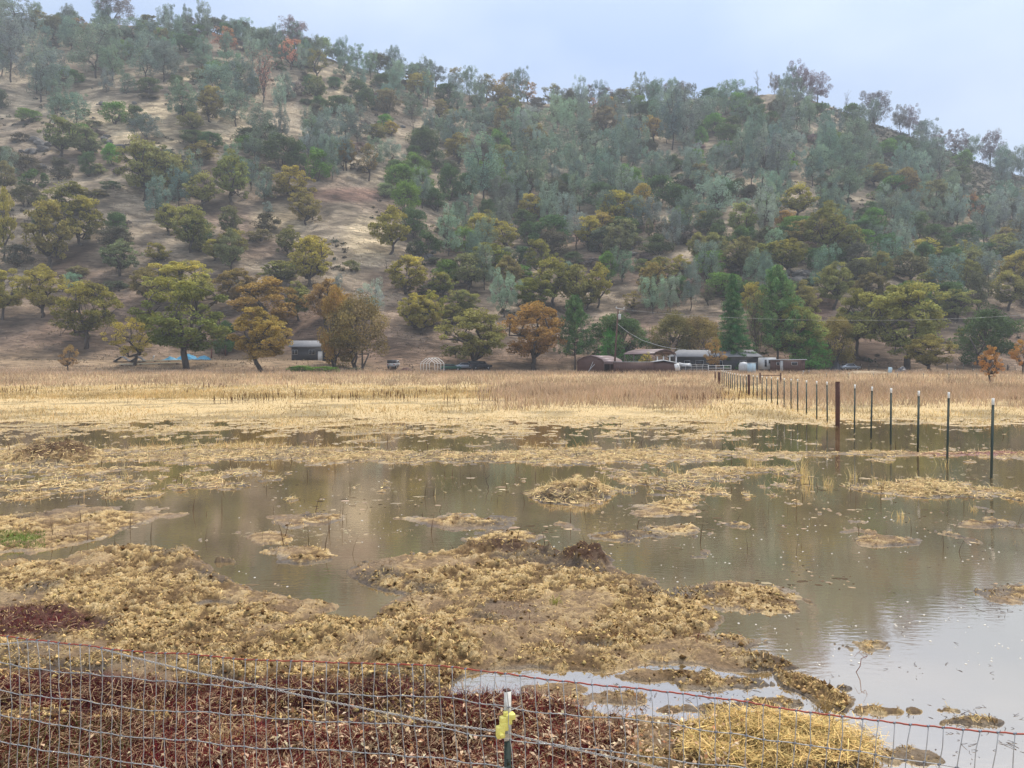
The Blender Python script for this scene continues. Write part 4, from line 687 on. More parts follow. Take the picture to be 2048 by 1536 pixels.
# ---------------------------------------------------------------- posts of the field fence
def tpost_proto(h, studs=True):
    """steel T-post: front flange, rear web, studs, spade below the ground, white painted top"""
    tip = h*.085
    a = MB().box((0, 0, (h-tip)/2-.2), (.036, .006, h-tip+.4)).box((0, .017, (h-tip)/2-.2), (.006, .03, h-tip+.4))
    if studs:
        for k in range(int((h-tip)/.055)): a.box((0, -.006, .05+k*.055), (.012, .008, .018))
    b = MB().box((0, 0, h-tip/2), (.037, .007, tip)).box((0, .017, h-tip/2), (.007, .031, tip))
    return a.mesh('shaft'), b.mesh('tip')
HP = 1.66; sh_, tp_ = tpost_proto(HP, False); sh_.materials.append(MGREEN); tp_.materials.append(MTIP)
# distant posts are drawn by several pixels of light scatter in the photograph; their real steel is a little wider here
def tpost(x, y, z, label, group, scale=1.0, hs=1.0, lean=0):
    e = empty('steel_post', (x, y, z), rs.uniform(-.5, .5), label=label, cat='fence post', group=group); e.scale = (scale, scale, hs); e.rotation_euler = (0, lean, rs.uniform(-.4, .4))
    for me in (sh_, tp_):
        o = bpy.data.objects.new(me.name, me); C.collection.objects.link(o); o.parent = e
def crop8(X, Y): return 1400+X/3.1605, 720+Y/3.1605
ORD = ['nearest', 'second', 'third', 'fourth', 'fifth', 'sixth', 'seventh', 'eighth', 'ninth', 'tenth', 'eleventh', 'twelfth', 'thirteenth', 'fourteenth', 'fifteenth', 'sixteenth', 'seventeenth', 'eighteenth', 'nineteenth', 'twentieth']
seq = [(1843, 't'), (1562, 't'), (1378, 't'), (1207, 't'), (1081, 't'), (976, 't'), (870, 'P'), (805, 't'), (738, 't'), (674, 't'), (618, 't'), (576, 't'), (532, 't'), (490, 't'), (452, 't'), (421, 't'), (392, 't'), (362, 't'), (337, 't'), (309, 'P'), (294, 't'), (273, 't'), (256, 't'), (237, 't'), (220, 't'), (204, 't'), (192, 't'), (180, 't'), (166, 't'), (153, 't'), (140, 't')]
stretch = 0; cnt = 0
STN = ['in front of the nearest rusty post', 'between the two rusty posts', 'beyond the second rusty post']
for xz, k in seq:
    yb = 174+.3353*(xz-140); X_, Y_ = crop8(xz, yb); x, y, _ = unp(X_, Y_)
    if k == 'P': stretch += 1; cnt = 0; continue
    lab = ORD[cnt]+' white-tipped steel post '+STN[stretch]+(' in the flooded field line' if stretch == 0 else ' of the field line'); cnt += 1
    if stretch == 0: lab = ['nearest', 'second nearest', 'third nearest', 'fourth nearest', 'fifth nearest', 'sixth nearest'][cnt-1]+' dark green white-tipped post standing in the flood water'
    tpost(x, y, float(T(x, y))*sm(60, 75, y)-.02, lab, 'steel posts of the field fence', 1.05+y/62, 1.0+rs.uniform(-.015, .015), rs.uniform(-.012, .012)+(.02 if y < 25 else 0))
def pipe_post(X_, Ybot, Ytop, wpx, label):
    x, y, _ = unp(X_, Ybot); zt = CH-(Ytop-HY)/F*y; zb = float(T(x, y))*sm(60, 75, y); r = wpx/F*y/2
    e = empty('pipe_post', (x, y, zb), label=label, cat='fence post', group='rusty pipe posts'); MB().tube([(0,0,-.6),(0,0,(zt-zb)*.5),(0,0,zt-zb)], r, 18).build('pipe', MRUST, e, True); MB().tube([(0,0,zt-zb),(0,0,zt-zb+.012)], r*1.03, 18).build('cap', MRUST, e)
X_, Y_ = crop8(870, 422); pipe_post(X_, Y_, crop8(0, 139)[1], 8.9, 'thickest rusty pipe post standing in the flood water')
X_, Y_ = crop8(309, 233); pipe_post(X_, Y_, crop8(0, 93)[1], 4.8, 'second rusty pipe post, halfway along the field line')
X_, Y_ = crop8(121, 172); pipe_post(X_, Y_, crop8(0, 78)[1], 5.5, 'rusty pipe post at the far corner of the field line')
X_, Y_ = crop8(96, 165); pipe_post(X_, Y_, crop8(0, 76)[1], 2.6, 'thin rusty post just behind the far corner post')
x0, y0, _ = unp(*crop8(380, 170)); x1 = (crop8(510, 0)[0]-HX)/F*y0; zt = CH-(crop8(0, 80)[1]-HY)/F*y0
e = empty('brace_frame', (x0, y0, 0), label='rusty H-shaped brace of two pipe posts and a crossbar beyond the field line', cat='fence brace')
for dx in (0, x1-x0): MB().tube([(dx,0,-.5),(dx,0,zt)], .085, 12).build('post', MRUST, e, True)
MB().tube([(0,0,zt-.28),(x1-x0,0,zt-.30)], .05, 10).build('crossbar', MRUST, e)
for i, X_ in enumerate((1606, 1653, 1698, 1747, 1794.5, 1847, 1898, 1954, 2012)):
    x, y, z = gz(X_, 104); zt = CH-((746+ (6 if i == 8 else 0))-HY)/F*y; tpost(x, y, z, ORD[i].replace('nearest', 'first')+' steel post from the left in the row across the tan grass on the right', 'posts of the cross fence', 2.2, (zt-z)/HP, rs.uniform(-.02, .02))
for j, (row, Yt, dd) in enumerate((((1723, 1738, 1755, 1910, 1927, 1945, 1963, 1998, 2030), 729.5, 163), ((1708, 1748, 1772, 1842, 1885, 1911, 1947, 2033), 738.5, 146))):
    for i, X_ in enumerate(row):
        x, y, z = gz(X_, dd); zt = CH-(Yt-HY)/F*y; tpost(x, y, min(z, zt-1.2), ORD[i].replace('nearest', 'first')+' tiny white-tipped post in the '+('farther' if j == 0 else 'nearer')+' row at the hill foot', 'far post rows', 2.6, max(.6, (zt-min(z, zt-1.2))/HP), 0)
for X_, Yb, Yt, w_, dd, lab in ((1894.5, 744, 728, .28, 150, 'dark wooden post at the foot of the hill behind the smaller olive oak'), (2015.5, 746, 729, .28, 148, 'tall dark wooden post near the large evergreen oak'), (2004, 748, 738, .25, 140, 'short dark wooden stump post left of the tall one'), (1966.5, 750, 743, .14, 138, 'thin dark post beside the thin orange tree'), (1948.5, 768, 756, .22, 106, 'short rusty stub post in the tan grass on the right')):
    x, y, z = gz(X_, dd); zt = CH-(Yt-HY)/F*y; tag(MB().tube([(0,0,-.3),(0,0,(zt-z)/2),(0,0,zt-z)], [w_/2, w_/2, w_/2*.95], 9).build('wood_post', MRUST if 'rusty' in lab else MBARK, loc=(x, y, z)), lab, 'post')
# ---------------------------------------------------------------- wire fence right in front
A0 = np.array([-2.213, 3.33]); B0 = np.array([1.63, 2.45]); AB = B0-A0; LAB = np.linalg.norm(AB)
def fence_s(X_):
    k = (X_-HX)/F; t = (A0[1]*k-A0[0])/(AB[0]-AB[1]*k); return t*LAB
def fpt(s, z, off=0): p = A0+AB*s/LAB; nrm = np.array([AB[1], -AB[0]])/LAB; return (p[0]+nrm[0]*off, p[1]+nrm[1]*off, z)
TX = [-200,0,52,125,172,234,310,385,458,531,589,667,750,833,885,937,995,1033,1104,1164,1226,1286,1346,1406,1474,1536,1606,1676,1741,1817,1893,2005,2048,2300]
TY = [1253,1271,1279,1287,1291,1300,1307,1309,1316,1320,1321,1325,1327,1329,1331,1339,1346,1352,1361,1367,1373,1378,1386,1394,1401,1411,1422,1430,1439,1448,1456,1465,1468,1490]
TS = [fence_s(a) for a in TX]; TZ = [CH-(b-HY)/F*fpt(s, 0)[1] for s, b in zip(TS, TY)]
def topz(s): return float(np.interp(s, TS, TZ))
e = empty('wire_fence', fpt(0, 0), label='woven wire mesh fence with a red-rusted top wire across the bottom of the view', cat='fence'); org = np.array(fpt(0, 0))
smin, smax = TS[0], TS[-1]; S = np.arange(smin, smax, .013); rows = [.0, .117, .232, .348, .464, .58, .70, .82, .94]
def wrow(s, k): return topz(s)-rows[k]+(.0035*math.sin(s*9+k*2.1)+.004*math.sin(s*3.1+k*5)+.0022*math.sin(s*31+k))*(1 if k else .35)
MB().tube([np.array(fpt(s, wrow(s, 0)+.0012*math.sin(s*120)))-org for s in S], .0028, 6).build('top_wire', MREDW, e, True)
mb = MB(); kn = MB(); r2 = random.Random(3)
for k in range(1, 9): mb.tube([np.array(fpt(s, wrow(s, k), .0015*math.sin(s*50+k)))-org for s in S], .0018, 5)
s = smin+.01; i = 0
while s < smax:
    P = []; o_ = r2.uniform(-.004, .004)
    for k in range(9):
        ss = s+o_+r2.uniform(-.0045, .0045)+(.012*math.sin(s*2.3+k*.8))+.0045*k*math.sin(s*.9+1)
        if 950 < HX+F*fpt(s, 0)[0]/fpt(s, 0)[1] < 1000 and k == 0: ss += .018
        zz = wrow(ss, k); p = np.array(fpt(ss, zz, .002))-org
        if P: q = (P[-1]+p)/2+[r2.uniform(-.004, .004), r2.uniform(-.004, .004), 0]; P.append(q)
        P.append(p)
        c = np.array(fpt(ss, zz))-org; kn.tube([c-[.0052, 0, .0012], c+[.0052, 0, .0012]], .0036, 5)
    mb.tube(P, .0016, 5); s += .0517; i += 1
mb.build('wire_mesh', MSTEEL, e, True); kn.build('knots', mat('dark_zinc', (.18, .2, .24), .5, .7), e)
# twisted strand
BX = [-200,0,52,172,260,390,533,630,760,890,990,1020,1104,1208,1338,1500,2100]; BY = [1300,1286,1281,1290,1313,1344,1374,1396,1421,1446,1459,1465,1487,1508,1536,1572,1700]
BS = [fence_s(a) for a in BX]; BZ = [CH-(b-HY)/F*fpt(q, 0, -.035)[1] for q, b in zip(BS, BY)]; S2 = np.arange(BS[0], BS[-1], .0045)
mb = MB()
for ph in (0, math.pi): mb.tube([fpt(q+.0, float(np.interp(q, BS, BZ))+.0028*math.sin(q*190+ph), -.022+.0028*math.cos(q*190+ph)) for q in S2], .0016, 5)
tag(mb.build('twisted_wire', MSTEEL, smooth=True), 'twisted two-strand wire sloping down across the mesh fence', 'wire')
# the near T-post with its yellow insulator
sP = fence_s(1011.5); p = fpt(sP, 0, -.030); zt = CH-(1383-HY)/F*p[1]; zw = CH-(1481-HY)/F*p[1]
e = empty('steel_post', (p[0], p[1], 0), .35, label='near steel post with a chipped white top holding a yellow insulator on the wire fence', cat='fence post')
mb = MB().box((0, 0, zw/2-.3), (.026, .005, zw+.6)).box((0, .014, zw/2-.3), (.006, .026, zw+.6)); [mb.box((0, -.006, .03+k*.054), (.010, .009, .02)) for k in range(int(zw/.054))]; mb.build('shaft', MGREEN, e)
MB().box((0, 0, (zw+zt)/2), (.0265, .0055, zt-zw)).box((0, .014, (zw+zt)/2), (.0065, .0265, zt-zw)).box((0, -.006, zw+.06), (.010, .009, .02)).box((0, -.006, zw+.12), (.010, .009, .02)).build('tip', MTIP, e)
box('rust_edge', MRUST, e, (.0, .008, zt+.002), (.024, .022, .004))
z1 = CH-(1447-HY)/F*p[1]
mb = MB().box((-.012, -.014, z1+.02), (.044, .022, .030)).box((.004, -.016, z1+.032), (.036, .02, .022)).box((-.034, -.016, z1-.018), (.03, .024, .042)).box((-.02, -.016, z1+.0), (.03, .022, .03)).box((.012, -.012, z1+.034), (.02, .03, .016)).box((-.012, -.012, z1+.044), (.016, .016, .016)); mb.tube([(-.036,-.045,z1-.022), (-.036,.012,z1-.022)], .008, 8)
ins = mb.build('insulator', MYEL, e); bv = ins.modifiers.new('bevel', 'BEVEL'); bv.width = .0025; bv.segments = 2
tag(MB().tube([(p[0]-.05, p[1]+.03, zt-.065), (p[0]-.01, p[1]-.018, zt-.062), (p[0]+.012, p[1]-.018, zt-.062), (p[0]+.05, p[1]+.03, zt-.066)], .0012, 5).build('wire_clip', MSTEEL), 'thin wire clip bent round the white top of the near post', 'wire clip')
# ---------------------------------------------------------------- grass, straw, weeds, litter
def MVEG(name, rough=.85, trans=.25):
    m = bpy.data.materials.new(name); m.use_nodes = True; n = m.node_tree.nodes; l = m.node_tree.links; n.remove(n['Principled BSDF']); out = [q for q in n if q.type == 'OUTPUT_MATERIAL'][0]
    a = n.new('ShaderNodeAttribute'); a.attribute_name = 'col'; d = n.new('ShaderNodeBsdfDiffuse'); t = n.new('ShaderNodeBsdfTranslucent'); l.new(a.outputs['Color'], d.inputs[0]); l.new(a.outputs['Color'], t.inputs[0])
    s = n.new('ShaderNodeMixShader'); s.inputs[0].default_value = trans; l.new(d.outputs[0], s.inputs[1]); l.new(t.outputs[0], s.inputs[2]); l.new(s.outputs[0], out.inputs[0]); return m
MST = MVEG('dry_stems', trans=.12)
def blades(B, h, w, lean, col, seg=2, curl=.5):
    """bent upright blades: B bases, h heights, w widths, lean fraction, colours"""
    n = len(B); a = rs.uniform(0, 2*np.pi, n); d = np.stack([np.cos(a), np.sin(a), 0*a], 1); b = rs.uniform(0, 2*np.pi, n); sd = np.stack([np.cos(b), np.sin(b)*.5, 0*b], 1)
    rowsV = []
    for k in range(seg+1):
        t = k/seg; c = B+np.stack([0*h, 0*h, h*t*(1-.35*lean*t)], 1)+d*(h*lean*(t**(1+curl)))[:, None]; ww = (w*(1-t*.85)/2)[:, None]
        rowsV += [c-sd*ww, c+sd*ww]
    V = np.stack(rowsV, 1).reshape(-1, 3); k_ = 2*(seg+1); i = np.arange(n)[:, None]*k_
    Qd = np.concatenate([i+np.array([2*k, 2*k+1, 2*k+3, 2*k+2]) for k in range(seg)], 0)
    return V, Qd, np.repeat(np.clip(col, 0, 1), k_, 0)
def strips(B, L_, w, col, tilt=.25):
    """flat lying straws"""
    n = len(B); a = rs.uniform(0, 2*np.pi, n); d = np.stack([np.cos(a), np.sin(a), rs.normal(size=n)*tilt], 1)*L_[:, None]/2; s = np.stack([-np.sin(a), np.cos(a), rs.normal(size=n)*.5], 1)*w[:, None]/2; m = np.stack([0*a, 0*a, L_*.12*rs.rand(n)], 1)
    V = np.stack([B-d-s, B-d+s, B+m+s, B+m-s, B+d+s, B+d-s], 1).reshape(-1, 3); i = np.arange(n)[:, None]*6
    return V, np.concatenate([i+[0, 1, 2, 3], i+[3, 2, 4, 5]], 0), np.repeat(np.clip(col, 0, 1), 6, 0)
def join(parts):
    V, Q_, Cc, o = [], [], [], 0
    for v_, q_, c_ in parts: V.append(v_); Q_.append(q_+o); Cc.append(c_); o += len(v_)
    return np.vstack(V), np.vstack(Q_), np.vstack(Cc)
def stuff(name, parts, label=None, m=None):
    V, Q_, c_ = join(parts); o = link(name, rawmesh(name, V, Q_, None, c_), m or MST); tag(o, label, None, None, 'stuff'); return o
def jit(c, n, a=.16): return np.array(c)*np.clip(1+rs.normal(size=(n, 1))*a*.8, .15, 1.7)*(1+rs.uniform(-.06, .06, (n, 3)))
def scr(n, X0, X1, Y0, Y1, pw=1.0):
    """points spread over a stretch of ground given by its extent in the photograph"""
    X_ = rs.uniform(X0, X1, n); Y_ = Y0+(Y1-Y0)*rs.rand(n)**pw; y_ = F*CH/(Y_-HY); return (X_-HX)/F*y_, y_, X_, Y_
# far field
parts = []
x, y, X_, Y_ = scr(120000, -120, 2170, 757.0, 800, 1.25); y = np.minimum(y, 151); x = (X_-HX)/F*y; z, f, _, _, _, _ = field(x, y); z = np.where(y > 120, T(x, y), z)
patch = (rs.rand(len(X_)) < np.maximum(sm(930, 1060, X_+50*fbm(x/4, y/4, 6))*sm(1460, 1390, X_), sm(1500, 1600, X_))); pn = fbm(x/9, y/9, 15, 3)
pink = (y > 84+14*pn) | (patch & (Y_ < 812)); k = (f > .15) | (y > 70)
hgt = np.where(pink, rs.uniform(.45, .85, len(x))*(1+.45*pn), rs.uniform(.10, .38, len(x))*(1+.6*pn)); c = np.where(pink[:, None], jit((.50, .36, .24), len(x), .25), jit((.56, .40, .18), len(x), .25))
c = c*(1+.6*fbm(x/3, y/5, 44, 3))[:, None]
w_ = np.clip(.010+y*.00042, .012, .07)
parts.append(blades(np.stack([x, y, z-.02], 1)[k], hgt[k], w_[k], rs.uniform(.15, .7, k.sum()), c[k]))
x, y, X_, Y_ = scr(95000, -120, 2170, 783, 900, 1.1); z, f, _, _, _, _ = field(x, y); pn = fbm(x/5, y/5, 17, 3); k = (f > .02+.25*rs.rand(len(x))) 
patch = (rs.rand(len(X_)) < np.maximum(sm(930, 1060, X_)*sm(1470, 1380, X_+60*pn), sm(1530, 1620, X_))*sm(826, 806, Y_-18*pn))
hgt = np.where(patch, rs.uniform(.5, .95, len(x)), rs.uniform(.04, .20, len(x))*(1+pn)); hgt = np.where((rs.rand(len(x)) < .04) & (pn > -.1), rs.uniform(.3, .65, len(x)), hgt)
c = np.where(patch[:, None], jit((.50, .36, .24), len(x)), jit((.56, .40, .185), len(x), .3))*(1+.5*fbm(x/1.5, y/4, 46, 4))[:, None]
parts.append(blades(np.stack([x, y, z-.02], 1)[k], hgt[k], np.clip(.004+y*.0006, .01, .05)[k], rs.uniform(.2, .95, k.sum()), c[k]))
stuff('field_grass', parts, 'tan and pinkish dry grass covering the far side of the field')
# low litter and stubble on the islets and bands
parts = []
x, y, X_, Y_ = scr(90000, -60, 2110, 835, 1010, 1.0); z, f, _, _, _, _ = field(x, y); k = (f > -.05) & (rs.rand(len(x)) < np.clip(f*2+.4, 0, 1)); n = k.sum(); B = np.stack([x, y, np.maximum(z, 0)+.004], 1)[k]
parts.append(strips(B, rs.uniform(.04, .22, n), rs.uniform(.003, .008, n)*(1+y[k]/18), jit((.56, .42, .22), n, .45), .2))
k2 = k & (rs.rand(len(x)) < .22); n = k2.sum(); parts.append(blades(np.stack([x, y, np.maximum(z, 0)], 1)[k2], rs.uniform(.04, .17, n), .008+y[k2]*.0003, rs.uniform(.2, 1.1, n), jit((.66, .52, .28), n, .25)))
x, y, X_, Y_ = scr(7000, -60, 2110, 850, 1100, 1.5); z, f, _, _, _, _ = field(x, y); k = (f < 0) & (fbm(x/1.7, y/1.7, 65, 3) > .05+.35*(Y_ > 960)*(X_ < 1500)); n = k.sum()
parts.append(blades(np.stack([x, y, 0*x-.02], 1)[k], rs.uniform(.02, .12, n)*np.clip(y[k]/16, .4, 1), .004+y[k]*.0002, rs.uniform(.1, .9, n), jit((.50, .38, .2), n, .3)))
x, y, X_, Y_ = scr(9000, -60, 2110, 850, 1130, .9); z, f, _, _, _, _ = field(x, y); k = (f < 0) & (fbm(x/1.3, y/1.3, 66, 3) > .12+.15*(Y_ > 960)); n = k.sum()
parts.append(strips(np.stack([x, y, 0*x+.006], 1)[k], rs.uniform(.03, .17, n)*np.clip(y[k]/22, .2, 1), .002+y[k]*.0003, jit((.42, .35, .24), n, .4), .02))
stuff('straw_debris', parts, 'loose straw and stubble lying on the mud and floating on the water')
# upright straw tufts in the water, each a plant of its own
tuft = 0
for X0, Y0, h_, n in ((1500,930,.42,26),(1522,938,.3,20),(1612,966,.42,30),(1603,950,.5,26),(1655,970,.26,22),(1707,955,.28,16),(1748,970,.26,22),(1767,975,.34,14),(1893,930,.3,12),(1150,905,.3,16),(1555,950,.22,16),(1800,1035,.16,24),(1950,1020,.14,18),(375,895,.3,26),(1268,905,.4,12),(330,935,.28,14),(545,930,.26,14),(250,955,.3,10),(1355,945,.3,14),(25,945,.34,14)):
    x, y, _ = unp(X0, Y0); n2 = n; B = np.stack([x+rs.normal(size=n2)*.05, y+rs.normal(size=n2)*.05, np.full(n2, -.03)], 1)
    V, Q_, c_ = blades(B, h_*rs.uniform(.5, 1.1, n2), np.full(n2, .011), rs.uniform(.05, .55, n2), jit((.68, .52, .24), n2), 3)
    o = link('straw_tuft', rawmesh('straw_tuft', V-[x, y, 0], Q_, None, c_), MST, loc=(x, y, 0)); PLACED.append([o, ('pale', 'straw tuft'), X0, Y0]); o['category'] = 'tuft'; o['group'] = 'straw tufts in the water'
# dark dock stalks
parts = []
x, y, X_, Y_ = scr(5200, -60, 2110, 772, 812, 1.0); z, f, _, _, _, _ = field(x, y); cl = fbm(x/2.5, y/6, 25, 3); k = cl > .22; n = k.sum(); c = jit((.10, .05, .03), n, .3)
B = np.stack([x, y, z], 1)[k]; parts.append(blades(B, rs.uniform(.3, .8, n), np.full(n, .022), rs.uniform(0, .15, n), c)); parts.append(blades(B+[0, 0, .25], rs.uniform(.15, .45, n), np.full(n, .055), rs.uniform(0, .2, n), c))
x, y, X_, Y_ = scr(260, -60, 2110, 812, 1110, 1.0); z, f, _, _, _, _ = field(x, y); n = len(x); parts.append(blades(np.stack([x, y, np.minimum(z, 0)], 1), rs.uniform(.08, .35, n), .006+y*.0006, rs.uniform(0, .4, n), jit((.09, .05, .03), n, .3)))
stuff('dock_stalks', parts, 'dark brown seed stalks standing in the dry grass')
# near straw on the mud
parts = []
x, y, X_, Y_ = scr(210000, -60, 2110, 1010, 1620, .8); z, f, fi_, _, _, _ = field(x, y)
redm = np.maximum.reduce([np.clip(1.35-((X_-a)/b)**2-((Y_-c_)/d_)**2, 0, 1) for a, b, c_, d_ in ((60,150,1250,34),(90,300,1400,48),(560,340,1410,44),(1000,170,1440,52),(300,700,1500,48))]); redm = np.maximum(redm, (Y_ > 1462)*(X_ < 1200)*1.0)
k = (f > .06) & (fi_ > -.12+.16*rs.rand(len(x))) & (rs.rand(len(x)) > redm*.75) & (rs.rand(len(x)) > .8*sm(.02, .4, fbm(x*1.5+9, y*1.5, 75, 4))); n = k.sum(); B = np.stack([x, y, z+.006], 1)[k]; dk = rs.rand(n)
c = np.where((dk < .45)[:, None], jit((.17, .105, .045), n, .3), jit((.54, .385, .18), n, .4))
parts.append(strips(B, rs.uniform(.006, .034, n)*(1+y[k]/22), rs.uniform(.0015, .0042, n)*(1+y[k]/14), c, .6))
stuff('straw_litter', parts, 'short chopped straw covering the near mud')
parts = []
x, y, X_, Y_ = scr(9000, -40, 2080, 1360, 1620, .6); z, f, _, _, _, _ = field(x, y); k = np.clip(1.25-((X_-1560)/195)**2-((Y_-1500)/55)**2, 0, 1) > rs.rand(len(x)); 
x2, y2, X2, Y2 = scr(14000, 1360, 1770, 1435, 1570, 1); z2, _, _, _, _, _ = field(x2, y2); k2 = np.clip(1.3-((X2-1560)/200)**2-((Y2-1500)/58)**2, 0, 1) > rs.rand(len(x2)); n = k2.sum()
parts.append(strips(np.stack([x2, y2, np.maximum(z2, 0)+.012+.03*rs.rand(len(x2))], 1)[k2], rs.uniform(.04, .18, n), rs.uniform(.0015, .0035, n), jit((.60, .43, .18), n, .55), .35))
stuff('hay', parts, 'yellow hay spread behind the wire fence on the right')
# maroon weeds and fallen leaves behind the fence
parts = []
x, y, X_, Y_ = scr(150000, -60, 1500, 1200, 1640, .62); z, f, _, _, _, _ = field(x, y)
redm = np.maximum.reduce([np.clip(1.3-((X_-a)/b)**2-((Y_-c_)/d_)**2, 0, 1) for a, b, c_, d_ in ((60,150,1250,32),(90,300,1400,42),(560,340,1412,40),(1000,165,1440,52),(300,700,1500,44),(980,120,1360,6))]); redm = np.maximum(redm, sm(1455, 1490, Y_)*sm(1330, 1130, X_)); redm *= 1-.8*np.clip(1.2-((X_-330)/200)**2-((Y_-1345)/40)**2, 0, 1)
k = (redm+.25*fbm(x*1.6, y*1.6, 19, 3)*2.4-.1 > rs.uniform(.15, 1, len(x))) & (f > -.1); n = k.sum(); q = rs.rand(n)[:, None]; c = np.where(q < .55, jit((.10, .012, .018), n, .4), np.where(q < .78, jit((.05, .02, .022), n, .35), np.where(q < .955, jit((.19, .03, .02), n, .3), jit((.42, .30, .17), n, .3))))*np.clip(1+1.1*fbm(x[k]*3, y[k]*3, 23, 3), .3, 1.8)[:, None]
parts.append(blades(np.stack([x, y, np.maximum(z, 0)], 1)[k], rs.uniform(.02, .11, n), rs.uniform(.002, .005, n), rs.uniform(.2, 1.6, n), c, 2))
k3 = k & (rs.rand(len(x)) < .10); n = k3.sum(); parts.append(strips(np.stack([x, y, np.maximum(z, 0)+.03], 1)[k3], rs.uniform(.05, .16, n), np.full(n, .003), jit((.35, .24, .15), n, .45), .3))
stuff('red_weeds', parts, 'dark maroon low weeds along the wire fence')
parts = []
x, y, X_, Y_ = scr(7000, -60, 1500, 1395, 1640, .8); z, f, _, _, _, _ = field(x, y); k = (np.clip((Y_-1400)/90, 0, 1)*np.interp(X_, [0, 350, 800, 1200, 1500], [.05, .12, .8, .9, .3]) > rs.rand(len(x))) & (f > 0); n = k.sum()
B = np.stack([x, y, z+.035+.03*rs.rand(len(x))], 1)[k]; a = rs.uniform(0, 6.28, n); nr = rs.normal(size=(n, 3))*.55+[0, 0, 1]; nr /= np.linalg.norm(nr, axis=1, keepdims=True); d1 = np.cross(nr, np.stack([np.cos(a), np.sin(a), 0*a], 1)); d2 = np.cross(nr, d1); L1 = rs.uniform(.008, .026, n)[:, None]; W1 = L1*rs.uniform(.3, .6, (n, 1)); q = rs.rand(n)[:, None]
c = np.where(q < .6, jit((.52, .37, .24), n, .3), np.where(q < .85, jit((.33, .17, .09), n, .3), jit((.62, .52, .36), n, .2)))
V = np.stack([B-d1*L1, B-d2*W1+nr*.004, B+d1*L1, B+d2*W1+nr*.006], 1).reshape(-1, 3); parts.append((V, np.arange(4*n).reshape(-1, 4), np.repeat(np.clip(c, 0, 1), 4, 0)))
stuff('fallen_leaves', parts, 'curled tan leaves lying among the maroon weeds')
# green sprigs at the left corner and taller dead weeds by the fence
parts = []
x, y, X_, Y_ = scr(2600, -60, 260, 1470, 1640, 1); z, f, _, _, _, _ = field(x, y); n = len(x); parts.append(blades(np.stack([x, y, z], 1), rs.uniform(.03, .1, n), np.full(n, .005), rs.uniform(.2, 1, n), jit((.12, .15, .04), n, .35)))
x, y, X_, Y_ = scr(1500, -30, 90, 1072, 1100, 1); z, f, _, _, _, _ = field(x, y); n = len(x); parts.append(blades(np.stack([x, y, z], 1), rs.uniform(.02, .05, n), np.full(n, .006), rs.uniform(.2, 1, n), jit((.16, .24, .05), n, .3)))
stuff('green_sprouts', parts, 'small green sprouts in the near left corner')
def weed(X0, Y0, h_, colr, label, seed, br=7, th=.003, leafy=0):
    x, y, _ = unp(X0, Y0); z = float(field(np.array([x]), np.array([y]))[0][0]); r3 = np.random.RandomState(seed); mb = MB()
    M_ = bend((0,0,-.02), (r3.uniform(-.06, .06), r3.uniform(-.06, .06), h_), r3, .12, 6); mb.tube(M_, np.linspace(th, th*.4, 6), 5)
    for j in range(br):
        s0 = M_[r3.randint(1, 6)]; e2 = s0+r3.normal(size=3)*[.07, .07, .03]+[0, 0, h_*.18]; mb.tube(bend(s0, e2, r3, .25, 4), np.linspace(th*.6, th*.3, 4), 4)
        for _ in range(leafy):
            q = e2+r3.normal(size=3)*.012; mb.tube([q, q+r3.normal(size=3)*.016], [.006, .002], 4)
    tag(mb.build('dead_weed', mat('weed_stem', colr, .8), loc=(x, y, max(z, 0))), label, 'weed')
weed(722, 1440, .42, (.11, .07, .05), 'tall dark branching weed behind the red wire, left of the near post', 1, 8)
weed(1722, 1345, .20, (.20, .07, .05), 'bent reddish reed with its reflection in the sky-lit water', 2, 1, .004)
weed(640, 1500, .22, (.50, .38, .2), 'pale seed-headed weed behind the mesh near the lower middle', 3, 9, .003, 2)
weed(790, 1520, .26, (.52, .40, .22), 'pale branching weed with tan seed heads left of the near post', 4, 10, .003, 2)
weed(935, 1470, .30, (.42, .26, .13), 'slanting tan stalk just left of the near post', 5, 3)
weed(480, 1525, .24, (.45, .27, .13), 'rusty tan weed behind the lower left mesh', 6, 8, .003, 2)
weed(975, 978, .30, (.05, .035, .03), 'thin dark stem standing alone in the open water', 7, 1, .008)
weed(258, 990, .28, (.06, .04, .03), 'thin dark stem in the water on the left', 8, 1, .006)
for X0, Y0, n, h_, lab in ((445, 1500, 60, .14, 'pale straw tussock behind the mesh near the lower left'), (1645, 1425, 90, .11, 'brown grass tussock at the tip of the mud strip on the right'), (1110, 1222, 50, .10, 'yellow-green grass tuft on the straw bank'), (150, 1165, 16, .12, 'small pale tuft on the left bank')):
    x, y, _ = unp(X0, Y0); z = float(field(np.array([x]), np.array([y]))[0][0]); colr = {60: (.68, .5, .24), 90: (.28, .19, .08), 50: (.30, .29, .07), 16: (.6, .48, .26)}[n]
    V, Q_, c_ = blades(np.stack([rs.normal(size=n)*.025, rs.normal(size=n)*.025, np.zeros(n)], 1), h_*rs.uniform(.5, 1.2, n), np.full(n, .005), rs.uniform(.3, 1.5, n), jit(colr, n, .25), 3)
    tag(link('grass_tussock', rawmesh('grass_tussock', V, Q_, None, c_), MST, loc=(x, y, max(z, 0)+.01)), lab, 'tussock')
